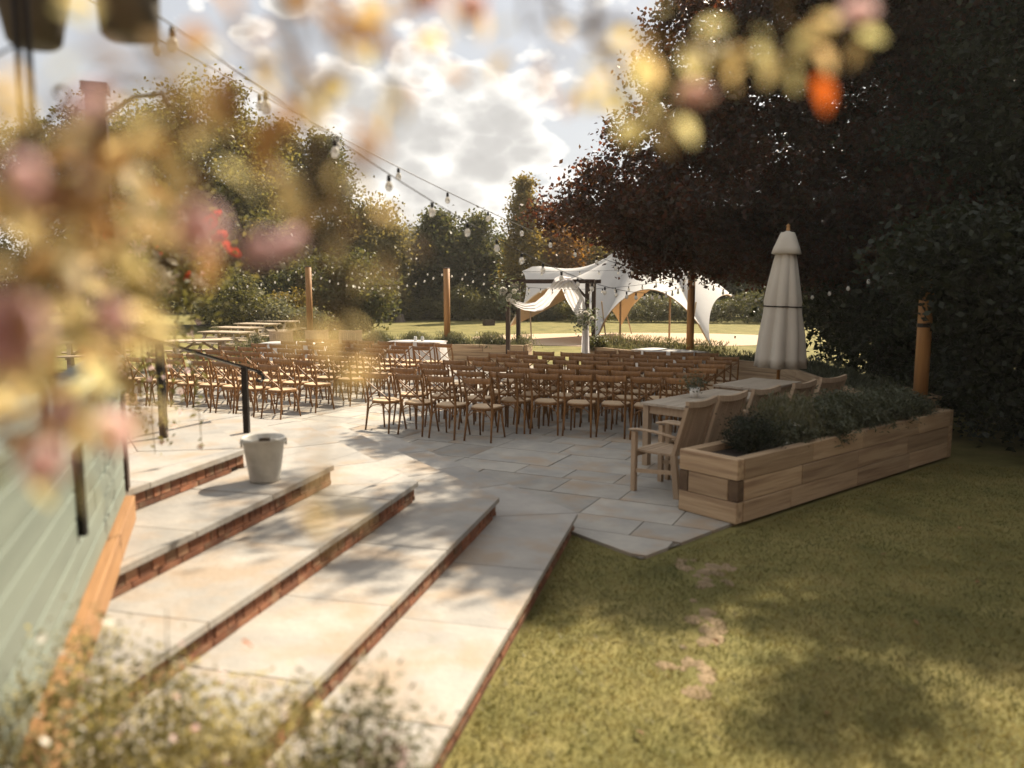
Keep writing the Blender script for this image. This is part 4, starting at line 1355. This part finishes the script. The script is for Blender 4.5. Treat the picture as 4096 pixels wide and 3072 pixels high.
for a in (ridge_a, ridge_b):
    MB().tube([(a.x - O.x, a.y - O.y, 0), (a.x - O.x, a.y - O.y, a.z - O.z - .05)], .04, 8).build('mast', M['teak'], mq)
for tip, dx, dy in ((TL, .9, -.4), (TM, .55, 1.2), (TR, -.6, .9), (TF, .4, -.6)):
    tp_ = Vector(tip); c0 = tp_ + Vector((dx, dy, 0)); c0.z = -.03
    top = tp_.lerp(Vector((4.5, 31.5, 1.9)), .18); top.z = 1.55
    MB().tube([c0 - O, top - O], .028, 7).build('side_pole', M['teak'], mq)
sp = MB(); n_ = 46
rr = random.Random(6)
poly = []
for k in range(n_):
    a = 2 * math.pi * k / n_
    poly.append((5.0 + 6.6 * math.cos(a) * (1 + .05 * math.sin(3 * a) + rr.uniform(-.012, .012)), 32.2 + 4.3 * math.sin(a) * (1 + .06 * math.sin(2 * a + 1) + rr.uniform(-.015, .015))))
sp.v = [(x, y, -.02) for x, y in poly]; sp.f = [tuple(range(n_))]
tag(sp.build('sand_patch', M['sand']), kind='structure')

# small things left out on the lawn
st = MB().lathe([(.34, 0), (.27, .12), (.24, .42), (.22, .46), (0, .47)], 14, fold=lambda a, z: 1 + .08 * math.sin(a * 5)).build('tree_stump', M['palebark'], None, True, (-6.6, 47.0, -.03))
tag(st, 'pale tree stump standing alone on the far lawn', 'stump')
cr_ = thing('wooden_crate', 'small dark crate lying on the far lawn near the shrubs', 'crate', (-1.25, 43.0, -.03), R(20))
for k in range(3):
    MB().box((0, -.16, .06 + .1 * k), (.6, .03, .08)).build('slat', M['darkwood'], cr_)
    MB().box((0, .16, .06 + .1 * k), (.6, .03, .08)).build('slat', M['darkwood'], cr_)
MB().box((0, 0, .02), (.58, .29, .03)).build('base', M['darkwood'], cr_)
for s in (-1, 1):
    MB().box((s * .28, 0, .16), (.03, .285, .28)).build('end_panel', M['darkwood'], cr_)

# ================================================================ PLANTER PLANTING
def leafy_plant(name, label, cat, x, y, z, r, h, mat, nclump, nper, leaf, wide=.4, group=None, flower=None, nfl=0, fs=.02, up=False, seed=0):
    rr = random.Random(seed + int(x * 100))
    t = thing(name, label, cat, (x, y, z), 0, group)
    cc, P = crown_points('dome', (0, 0, h * .45), r, r, h * .55, h * .45, nclump, nper, r * .2, .3)
    P[:, 2] = np.abs(P[:, 2])
    if up:
        d = rng.normal(size=(len(P), 3)) * .45; d[:, 2] = 1
        V, F = leaves(P, leaf, wide, d=d)
    else:
        V, F = leaves(P, leaf, wide)
    tag(link('foliage', fast_mesh('foliage', V, F, M[mat]), t), kind='stuff')
    mb = MB()
    for k in range(12):
        q = cc[k % len(cc)]
        mb.tube([(0, 0, 0), (q[0] * .5, q[1] * .5, q[2] * .6), tuple(q)], [.006, .004, .002], 4)
    mb.build('stem', M['stem'], t)
    for k in range(nfl):
        q = cc[rr.randrange(len(cc))]
        a = rr.uniform(0, 6.28)
        link('flower', flower, t, (q[0] * 1.05 + rr.uniform(-.05, .05), q[1] * 1.05 + rr.uniform(-.05, .05), q[2] * 1.08 + .03), rnd_rot(rr, .7), fs * rr.uniform(.7, 1.3))
    return t
def npt(s, n): 
    p = NP0 + nd * s + nl * n
    return p.x, p.y
x, y = npt(.62, .33); leafy_plant('box_ball', 'dark rounded box bush at the front of the near planter', 'bush', x, y, .5, .26, .42, 'yew', 110, 60, .03)
x, y = npt(1.15, .22); leafy_plant('daisy_plant', 'white-flowered plant spilling over the near planter edge', 'plant', x, y, .5, .2, .3, 'plantdark', 60, 40, .04, .4, None, DA['white'], 16, .02)
for i, (s, n, r, h, mt, lb) in enumerate(((1.35, .42, .34, .50, 'silver', 'feathery grey lavender behind the box bush in the near planter'),
                                          (1.75, .30, .34, .38, 'plantdark', 'green bushy plant mid planter next to the lavender'),
                                          (2.2, .36, .36, .46, 'plantdark', 'blue-green bushy plant in the middle of the near planter'),
                                          (2.7, .34, .36, .42, 'plantdark', 'dark green plant beyond the middle of the near planter'),
                                          (3.2, .33, .36, .40, 'plantdark', 'dark green plant near the pole in the near planter'),
                                          (3.75, .33, .32, .34, 'plantdark', 'low dark plant at the pole end of the near planter'))):
    x, y = npt(s, n)
    leafy_plant('planter_shrub', lb, 'plant', x, y, .5, r, h, mt, 130, 55, .05, .3, 'plants in the near planter', DA['white'] if i in (1, 3) else None, 8 if i in (1, 3) else 0, .018, up=(i == 0))
# lavender and grasses in the far planters: one mass each
def mass(name, label, cat, line, half, z, h, n, mat, flowers=True):
    P = []
    for i in range(len(line) - 1):
        a = np.array(line[i]); b_ = np.array(line[i + 1])
        k = int(n * np.linalg.norm(b_ - a))
        t_ = rng.random(k)[:, None]
        p = a + (b_ - a) * t_ + rng.normal(size=(k, 2)) * half * .5
        clump = .6 + .4 * np.sin(p[:, 0] * 7 + p[:, 1] * 5)
        P.append(np.column_stack([p, z + h * clump * rng.random(k) ** .7]))
    P = np.concatenate(P)
    d = rng.normal(size=(len(P), 3)) * .5; d[:, 2] = 1
    V, F = leaves(P, .10, .16, d=d)
    o = link(name, fast_mesh(name, V, F, M[mat])); tag(o, label, cat, kind='stuff')
mass('lavender', 'silvery lavender and grasses filling the far planter', 'lavender', [(.3, 21.05), (-1.9, 21.45), (-5.5, 22.1)], .38, .5, .40, 3200, 'silver')
mass('undergrowth', 'dark low foliage under the far planter lavender', 'undergrowth', [(.3, 20.95), (-1.9, 21.3), (-5.5, 21.95)], .3, .5, .26, 1600, 'plantdark')
mass('lavender', 'pale grasses in the planter before the marquee', 'lavender', [(4.6, 17.4), (2.25, 20.6)], .34, .5, .42, 2600, 'silver')
mass('undergrowth', 'dark green foliage in the planter behind the parasol', 'undergrowth', [(5.6, 11.5), (5.75, 15.8), (4.7, 17.2)], .32, .5, .24, 2000, 'plantdark')
leafy_plant('box_ball', 'small dark round bush at the gap beside the wedding arch', 'bush', 2.15, 20.2, .5, .3, .36, 'deep', 70, 50, .05)
leafy_plant('lavender_bush', 'loose grey bush growing beside the pale teak chairs', 'bush', -6.7, 20.9, 0, .55, .75, 'silver', 120, 60, .08, .2, up=True)
leafy_plant('lavender_bush', 'loose grey bush between the picnic tables and white table', 'bush', -5.9, 21.2, 0, .5, .7, 'silver', 120, 60, .08, .2, up=True)
# ================================================================ HANGING BASKET, POTS AND IRONWORK
hbk = thing('hanging_basket', 'hanging basket of white and red blooms with long trailing stems', 'hanging basket', (-1.98, 4.45, 2.30))
MB().lathe([(0, -.17), (.09, -.15), (.15, -.08), (.18, .0), (.17, .0), (.14, -.07), (0, -.14)], 20).build('bowl', M['bark'], hbk, True)
ch_ = MB()
for k in range(3):
    a = 2.1 * k
    ch_.tube([(.17 * math.cos(a), .17 * math.sin(a), 0), (0, 0, .42)], .005, 5)
ch_.build('chain', M['iron'], hbk)
C_ = rng.normal(size=(2600, 3)) * (.21, .19, .17) + (0, 0, .03)
V, F = leaves(C_, .05, .5); tag(link('foliage', fast_mesh('foliage', V, F, M['shrub']), hbk), kind='stuff')
rb = random.Random(31)
for k in range(95):
    a = rb.uniform(0, 6.28); e_ = rb.uniform(-.9, 1.1)
    p = Vector((math.cos(a) * math.cos(e_) * .33, math.sin(a) * math.cos(e_) * .30, math.sin(e_) * .27 + .03)) * rb.uniform(.8, 1.1)
    mt = 'white' if k < 55 else ('pink' if k < 85 else 'red')
    link('flower', BL[mt] if k % 3 else DA['white' if mt == 'white' else 'pink'], hbk, p, rnd_rot(rb, 1.4), rb.uniform(.03, .05))
for (x, z) in ((.35, .22), (.38, .06), (.40, .10), (.42, .02), (.34, .18)):
    link('flower', BL['red'], hbk, (x, -.05 + rb.uniform(-.1, .1), z), rnd_rot(rb), .048)
trail = MB().tube([(0, 0, 0), (.03, .01, -.2), (.02, .03, -.5), (.04, .0, -.8)], [.005, .004, .003, .002], 5)
tl = []
for k in range(14):
    x0 = rb.uniform(-.42, .16); y0 = rb.uniform(-.2, .2)
    ln = rb.uniform(.6, 1.15)
    P = [(x0 * .8, y0 * .8, -.02), (x0, y0, -.12 - .1 * ln), (x0 + rb.uniform(-.05, .05), y0, -.5 * ln), (x0 + rb.uniform(-.06, .06), y0, -ln)]
    st_ = MB().tube(P, [.004, .004, .003, .002], 5).build('trailing_stem', M['stem'], hbk)
    n_ = int(70 * ln)
    t_ = rng.random(n_)
    Pn = np.array(P)
    zi = -.05 - t_ * (ln - .05)
    xi = np.interp(-zi, -Pn[:, 2], Pn[:, 0]); yi = np.interp(-zi, -Pn[:, 2], Pn[:, 1])
    C_ = np.stack([xi, yi, zi], 1) + rng.normal(size=(n_, 3)) * .028
    V, F = leaves(C_, .04, .55); tag(link('foliage', fast_mesh('foliage', V, F, M['willow' if k % 2 else 'shrub']), st_), kind='stuff')
    for q in range(4):
        i = rb.randrange(n_)
        link('flower', DA['pink'], st_, tuple(C_[i]), rnd_rot(rb, 1.5), rb.uniform(.014, .022))

# pergola beams overhead that carry the pots and the climbers
pg = thing('pergola', 'dark timber pergola overhead where pots and climbers hang', 'pergola', (-1.0, .6, 0))
MB().box((.7, .05, 3.05), (4.2, .09, .14)).build('beam', M['darkwood'], pg)
MB().box((-.2, 1.65, 3.65), (2.2, .09, .12)).build('beam', M['darkwood'], pg)
for x in (-1.35, 2.75):
    MB().box((x, .05, 1.49), (.1, .1, 2.98)).build('post', M['darkwood'], pg)
MB().beam((-1.25, .1, 3.05), (-1.25, 1.6, 3.65), .07, .09).build('rafter', M['darkwood'], pg)
MB().beam((.85, .1, 3.05), (.85, 1.6, 3.65), .07, .09).build('rafter', M['darkwood'], pg)

for (x, y, zb, r0, r1, h, lb) in ((-1.29, 2.25, 2.79, .055, .125, .30, 'grey hanging pot beside the scrolled iron rods'),
                                  (-1.03, 2.25, 2.81, .062, .085, .30, 'slimmer grey hanging pot with a flat base')):
    t = thing('hanging_pot', lb, 'pot', (x, y, zb))
    MB().lathe([(0, 0), (r0, 0), (r0 + .012, .01), (r1, h), (r1 - .012, h), (r1 - .02, h - .03), (0, h - .04)], 28).build('pot', M['pot'], t, True)
    mb = MB()
    for k in range(3):
        a = 2.1 * k + .4
        mb.tube([(r1 * math.cos(a), r1 * math.sin(a), h - .01), (0, 0, 3.66 - zb - .08)], .003, 5)
    mb.build('chain', M['iron'], t)
    C_ = rng.normal(size=(500, 3)) * (.1, .1, .07) + (0, 0, h + .06)
    V, F = leaves(C_, .05); tag(link('foliage', fast_mesh('foliage', V, F, M['willow']), t), kind='stuff')

ir = thing('iron_trellis', 'black double-rod iron stand with scrolls beside the pots', 'trellis', (-1.20, 2.02, 1.71))
for dx in (0, .026):
    MB().tube([(dx, 0, 0), (dx, 0, 1.93)], .008, 8).build('rod', M['iron'], ir, True)
def curl(cx, cz, r, turns, a0, s=1):
    return [(cx + s * r * (1 - .55 * k / 24) * math.cos(a0 + turns * 6.28 * k / 24), .0, cz + r * (1 - .55 * k / 24) * math.sin(a0 + turns * 6.28 * k / 24)) for k in range(25)]
MB().tube(curl(-.045, .78, .032, 1.1, -.6, 1), .0035, 6).build('scroll', M['iron'], ir, True)
MB().tube(curl(-.04, .70, .028, .9, .4, 1), .0035, 6).build('scroll', M['iron'], ir, True)
MB().tube([(.026, 0, .80), (.08, 0, .86), (.10, 0, .885)] + curl(.095, .905, .022, .9, -1.2, 1), .0035, 6).build('scroll', M['iron'], ir, True)
MB().tube([(.026, 0, .73), (.10, 0, .728)], .003, 6).build('bar', M['iron'], ir)
MB().tube([(-.0, 0, 1.02), (-.08, 0, .98), (-.13, 0, .95)], .003, 6).build('bar', M['iron'], ir)

bp_ = thing('iron_post', 'slim black iron post fixed against the green parapet', 'post', (-1.812, 3.26, 1.10))
MB().box((0, 0, .25), (.03, .03, .5)).build('shaft', M['iron'], bp_)
MB().box((-.05, .02, .36), (.03, .03, .3)).build('shaft', M['iron'], bp_)
MB().box((-.02, .0, .5), (.09, .04, .02)).build('bracket', M['iron'], bp_)

# ================================================================ FOREGROUND CLIMBERS
def leaf_mesh(name, mat, wide, seed):
    rr = random.Random(seed)
    mb = MB(); n = 7
    P = []
    for i in range(n):
        u_ = i / (n - 1)
        w_ = wide * math.sin(math.pi * min(1, u_ * .92 + .06)) ** .8 * (1 - .25 * u_)
        bend = -.28 * u_ * u_
        P.append([(u_, -w_ * .5, bend + w_ * .22), (u_, -w_ * .25, bend + w_ * .08), (u_, 0, bend), (u_, w_ * .25, bend + w_ * .08), (u_, w_ * .5, bend + w_ * .22)])
    mb.grid(P)
    return mb.mesh(name, mat, True)
LV = {}
for i, k in enumerate(('fgleaf', 'fgbrown', 'fgpale', 'fgorange')):
    LV[k] = leaf_mesh('leaf', M[k], .62, i)
def spray(label, path, r, n, size, mats, flowers=(), t0=.25, cat='climber', group='climber sprays close to the camera', spread=.05, sm_=.0028):
    """a leafy stem: path in metres, leaves set alternately with short stalks"""
    rr = random.Random(int(abs(path[0][0]) * 1000 + abs(path[-1][2]) * 777))
    t = thing('climber_spray', label, cat, path[0], 0, group)
    o = Vector(path[0])
    P = [Vector(p) for p in path]
    # resample smoothly
    Q = []
    for i in range(len(P) - 1):
        p0 = P[max(i - 1, 0)]; p1 = P[i]; p2 = P[i + 1]; p3 = P[min(i + 2, len(P) - 1)]
        for k in range(8):
            u_ = k / 8
            Q.append(.5 * ((2 * p1) + (p2 - p0) * u_ + (2 * p0 - 5 * p1 + 4 * p2 - p3) * u_ ** 2 + (3 * p1 - p0 - 3 * p2 + p3) * u_ ** 3))
    Q.append(P[-1])
    MB().tube([q - o for q in Q], [sm_ * (1 - .6 * i / len(Q)) for i in range(len(Q))], 5).build('stem', M['stem'], t)
    for k in range(n):
        f = (t0 + (1 - t0) * (k + .5) / n) * (len(Q) - 1)
        i = min(len(Q) - 2, int(f)); p = Q[i].lerp(Q[i + 1], f - i)
        d = Vector((rr.gauss(0, 1), rr.gauss(0, .8), rr.gauss(-.25, .8))).normalized()
        q = p + d * rr.uniform(.2, 1) * spread
        rot = (-d).to_track_quat('X', 'Z').to_euler()
        rot = d.to_track_quat('X', 'Z').to_euler()
        rot.rotate_axis('X', rr.uniform(-.9, .9))
        link('leaf', LV[rr.choice(mats)], t, q - o, tuple(rot), size * rr.uniform(.7, 1.25))
    for (p, mt, s) in flowers:
        p = Vector(p)
        i = min(range(len(Q)), key=lambda j: (Q[j] - p).length)
        MB().tube([Q[i] - o, (Q[i] + p) / 2 - o + Vector((0, 0, .004)), p - o], .0016, 5).build('flower_stalk', M['stem'], t)
        link('flower', BL[mt], t, p - o, (R(70) + rr.uniform(-.5, .5), rr.uniform(-.6, .6), 0), s)
    return t
YB = ['fgleaf', 'fgpale', 'fgbrown', 'fgbrown', 'fgleaf']
YP = ['fgpale', 'fgpale', 'fgleaf']
BB = ['fgbrown', 'fgleaf', 'fgbrown']
BEAM = 3.0
def top(x, y, *rest): return [(x, y, BEAM)] + list(rest)
def left(y, *rest): return [(-.86 + .37 * (.75 - y), y, 1.72)] + list(rest)
# left-hand mass
spray('ochre spray leaning across the sky at upper left of the pots', left(.62, (-0.425, 0.600, 2.148), (-0.334, 0.580, 2.233), (-0.263, 0.580, 2.262), (-0.230, 0.600, 2.292)), .5, 28, 0.037, YB, [((-0.253, 0.500, 2.252), 'mauve', 0.0177)], spread=.055)
spray('golden spray with a pink bloom crossing the olive tree', left(.66, (-0.450, 0.640, 2.096), (-0.359, 0.640, 2.170), (-0.345, 0.660, 2.208), (-0.337, 0.680, 2.259)), .5, 31, 0.037, YB, [((-0.309, 0.520, 2.219), 'pink', 0.0122), ((-0.312, 0.540, 2.205), 'pink', 0.0109)], spread=.055)
spray('ochre spray with pink blooms below the hanging basket level', left(.72, (-0.493, 0.700, 2.034), (-0.406, 0.700, 2.091), (-0.383, 0.720, 2.119), (-0.375, 0.740, 2.131)), .5, 31, 0.040, YB, [((-0.214, 0.560, 2.189), 'pink', 0.0177), ((-0.193, 0.620, 2.175), 'mauve', 0.0150), ((-0.341, 0.550, 2.118), 'mauve', .03)], spread=.055)
spray('pale spray low over the green parapet with purple blooms', left(.7, (-0.484, 0.660, 1.960), (-0.408, 0.660, 2.016), (-0.366, 0.680, 2.053), (-0.370, 0.720, 2.052)), .5, 19, 0.037, YP + ['fgbrown'], [((-0.310, 0.550, 2.057), 'mauve', 0.0163), ((-0.328, 0.550, 2.024), 'pink', 0.0163)], spread=.055)
spray('brown-ochre spray rising steeply at the left of the view', left(.6, (-0.383, 0.560, 2.073), (-0.343, 0.550, 2.167), (-0.325, 0.550, 2.238), (-0.318, 0.560, 2.285)), .5, 25, 0.037, BB + ['fgpale'], spread=.055)
spray('amber spray drooping from the pergola past the pots', top(-.62, .66, (-0.318, 0.660, 2.393), (-0.285, 0.660, 2.334), (-0.255, 0.660, 2.281), (-0.261, 0.680, 2.233)), .5, 30, .034, YB, t0=.38, spread=.075)
spray('brown spray drooping from the pergola over the pale sky', top(-.42, .62, (-0.217, 0.620, 2.385), (-0.201, 0.620, 2.346), (-0.195, 0.640, 2.312), (-0.173, 0.660, 2.288)), .5, 28, .036, BB, t0=.38, spread=.075)
spray('short brown spray hanging over the cloud at the top', top(-.22, .7, (-0.172, 0.700, 2.415), (-0.150, 0.700, 2.364), (-0.139, 0.700, 2.319)), .5, 17, .028, BB, t0=.42, spread=.075)
spray('sparse ochre spray hanging beside the cloud', top(-.14, .8, (-0.139, 0.800, 2.453), (-0.123, 0.800, 2.395), (-0.117, 0.820, 2.357)), .5, 15, .026, YB, t0=.42, spread=.075)
spray('pale pink-flowered spray touching the top of the view', top(-0.08, .8, (-0.099, 0.800, 2.458), (-0.069, 0.800, 2.433), (-0.029, 0.800, 2.420)), .5, 7, .026, ['fgpale', 'fgleaf'], [((-0.080, 0.800, 2.417), 'pink', .0165), ((-0.038, 0.800, 2.412), 'pink', 0.0163)], t0=.5)
spray('ochre-green spray against the sky left of the beech', top(0.08, .8, (0.015, 0.800, 2.453), (0.028, 0.800, 2.399), (0.055, 0.800, 2.365), (0.082, 0.800, 2.356)), .5, 16, .026, YB, t0=.42)
spray('long pale spray with a pink bloom reaching across the beech', top(0.12, .8, (0.033, 0.800, 2.458), (0.108, 0.800, 2.399), (0.180, 0.800, 2.376), (0.260, 0.800, 2.373), (0.326, 0.800, 2.401)), .5, 40, .026, YP, [((0.331, 0.800, 2.404), 'pink', 0.0177)], t0=.4, spread=.028, sm_=.006)
spray('side shoot with a pink bloom over the dark beech', top(0.15, .8, (0.081, 0.800, 2.445), (0.095, 0.800, 2.365), (0.119, 0.800, 2.311), (0.159, 0.800, 2.317)), .5, 24, .026, YP + ['fgleaf'], [((0.178, 0.800, 2.329), 'pink', 0.0177)], t0=.45, spread=.028, sm_=.006)
spray('shoot ending in one burnt-orange leaf over the beech', top(0.30, .8, (0.261, 0.800, 2.458), (0.273, 0.800, 2.395), (0.293, 0.800, 2.352)), .5, 1, .036, ['fgorange'], t0=.96, spread=.008)
spray('yellow spray hanging over the birches towards the pole', top(-.3, .7, (-0.191, 0.700, 2.408), (-0.168, 0.700, 2.285), (-0.154, 0.700, 2.215), (-0.098, 0.700, 2.202)), .5, 15, .026, ['fgleaf', 'fgleaf', 'fgbrown'], [((-0.201, 0.740, 2.182), 'mauve', 0.0190)], t0=.62)
spray('thin trailing spray of yellow leaves over the sunlit chairs', top(-.28, .62, (-0.173, 0.620, 2.359), (-0.147, 0.620, 2.225), (-0.156, 0.620, 2.134), (-0.130, 0.620, 2.120), (-0.146, 0.620, 2.054)), .5, 9, .024, ['fgleaf'], t0=.66, spread=.02)
spray('thin trailing spray of yellow leaves over the brick steps', top(-.25, .56, (-0.145, 0.560, 2.309), (-0.117, 0.560, 2.142), (-0.134, 0.560, 2.057), (-0.152, 0.560, 2.003), (-0.134, 0.560, 1.994)), .5, 6, .024, ['fgleaf'], t0=.82, spread=.02)
spray('shadowy spray bunching before the hanging basket', left(.9, (-0.651, 0.950, 2.137), (-0.537, 0.950, 2.201), (-0.500, 0.980, 2.247), (-0.478, 1.000, 2.310)), .5, 34, 0.044, YB + ['fgbrown'], spread=.055)
spray('dense ochre spray filling the view above the parapet', left(.95, (-0.682, 1.000, 2.043), (-0.583, 1.000, 2.113), (-0.551, 1.000, 2.159), (-0.560, 1.050, 2.074)), .5, 36, 0.046, YB, [((-0.327, 0.660, 2.125), 'pink', 0.0163)], spread=.055)
spray('low dark spray hanging in front of the iron post', left(1.05, (-0.725, 1.050, 1.925), (-0.636, 1.100, 2.000), (-0.562, 1.100, 2.058), (-0.602, 1.150, 1.979)), .5, 22, 0.044, BB + ['fgpale'], [((-0.352, 0.700, 2.021), 'pink', .02)], spread=.055)

# flowering bushes at the foot of the steps
def bush(label, x, y, r, h, nclump, nper, mats, fl, nfl, seed):
    rr = random.Random(seed)
    t = thing('flowering_bush', label, 'flowering bush', (x, y, -.03))
    cc, P = crown_points('dome', (0, 0, h * .55), r, r * .8, h * .45, h * .5, nclump, nper, .07, .25)
    P[:, 2] = np.abs(P[:, 2])
    h_ = len(P) // len(mats)
    for i, mt in enumerate(mats):
        V, F = leaves(P[i::len(mats)], .026, .42)
        tag(link('foliage', fast_mesh('foliage', V, F, M[mt]), t), kind='stuff')
    mb = MB()
    for k in range(60):
        q = cc[rr.randrange(len(cc))]
        tipz = q[2] + rr.uniform(.02, .22)
        mb.tube([(q[0] * .35, q[1] * .35, 0), (q[0] * .8, q[1] * .8, q[2] * .6), (q[0] + rr.uniform(-.05, .05), q[1], tipz)], [.004, .003, .0015], 4)
    mb.build('stem', M['stem'], t)
    for k in range(nfl):
        q = cc[rr.randrange(len(cc))]
        if q[2] < h * .45: q = q * (1, 1, 1) + np.array((0, 0, h * .4))
        kind, s = rr.choice(fl)
        link('flower', kind, t, (q[0] + rr.uniform(-.08, .08), q[1] + rr.uniform(-.08, .08), q[2] + rr.uniform(.02, .12)), rnd_rot(rr, .9), s * rr.uniform(.7, 1.3))
    return t
bush('tall straggly flowering bush against the green parapet', -1.12, 2.05, .38, 1.25, 200, 75, ['willow', 'fgpalebush', 'shrub'], [(BL['pink'], .012), (DA['white'], .013), (BL['white'], .009)], 90, 1)
bush('pale pink-flowered bush in the middle of the steps foreground', -.74, 1.98, .36, 1.08, 200, 75, ['willow', 'fgpalebush', 'fgpalebush'], [(BL['pink'], .011), (DA['white'], .013), (BL['white'], .01), (DA['pink'], .013)], 120, 2)
bush('white-flowered bush nearest the open lawn by the steps', -.42, 2.02, .28, 1.04, 150, 75, ['shrub', 'silver'], [(BL['white'], .014), (DA['white'], .016), (BL['white'], .017)], 150, 3)
sal = thing('salvia_plant', 'purple-spiked plant leaning over the lowest step', 'plant', (-.50, 2.0, -.03))
mb = MB()
C_ = []
for k in range(14):
    a = rb.uniform(-.6, 1.6); ln = rb.uniform(.75, 1.0)
    tip = Vector((math.cos(a) * .22, math.sin(a) * .12, ln))
    mb.tube([(0, 0, 0), tuple(tip * .6 + Vector((0, 0, .05))), tuple(tip)], [.004, .003, .002], 4)
    for q in range(26):
        u_ = rb.uniform(.72, 1.0)
        C_.append(tip * u_ + Vector((rb.gauss(0, .008), rb.gauss(0, .008), 0)))
mb.build('stem', M['stem'], sal)
V, F = leaves(np.array([tuple(c) for c in C_]), .02, .6); tag(link('flower_spike', fast_mesh('flower_spike', V, F, M['mauve']), sal), kind='stuff')
o = link('leaf', LV['fgorange'], None, (-.86, 2.42, 1.02), (.3, .5, 1.0), .05)
o.name = 'orange_leaf'; tag(o, 'single orange-red leaf caught in the bush above the steps', 'leaf')

# ================================================================ AIR
hz = MB().box((0, 50, 7.0), (150, 160, 16.4)).build('haze', None, None)
hm = bpy.data.materials.new('haze_air'); hm.use_nodes = True
ht = hm.node_tree
for n_ in list(ht.nodes):
    if n_.type == 'BSDF_PRINCIPLED': ht.nodes.remove(n_)
pv = ht.nodes.new('ShaderNodeVolumePrincipled')
pv.inputs['Color'].default_value = (.95, .92, .86, 1)
pv.inputs['Density'].default_value = .0005
pv.inputs['Anisotropy'].default_value = .35
ht.links.new(pv.outputs[0], ht.nodes['Material Output'].inputs['Volume'])
hz.data.materials.clear(); hz.data.materials.append(hm)
tag(hz, kind='stuff')
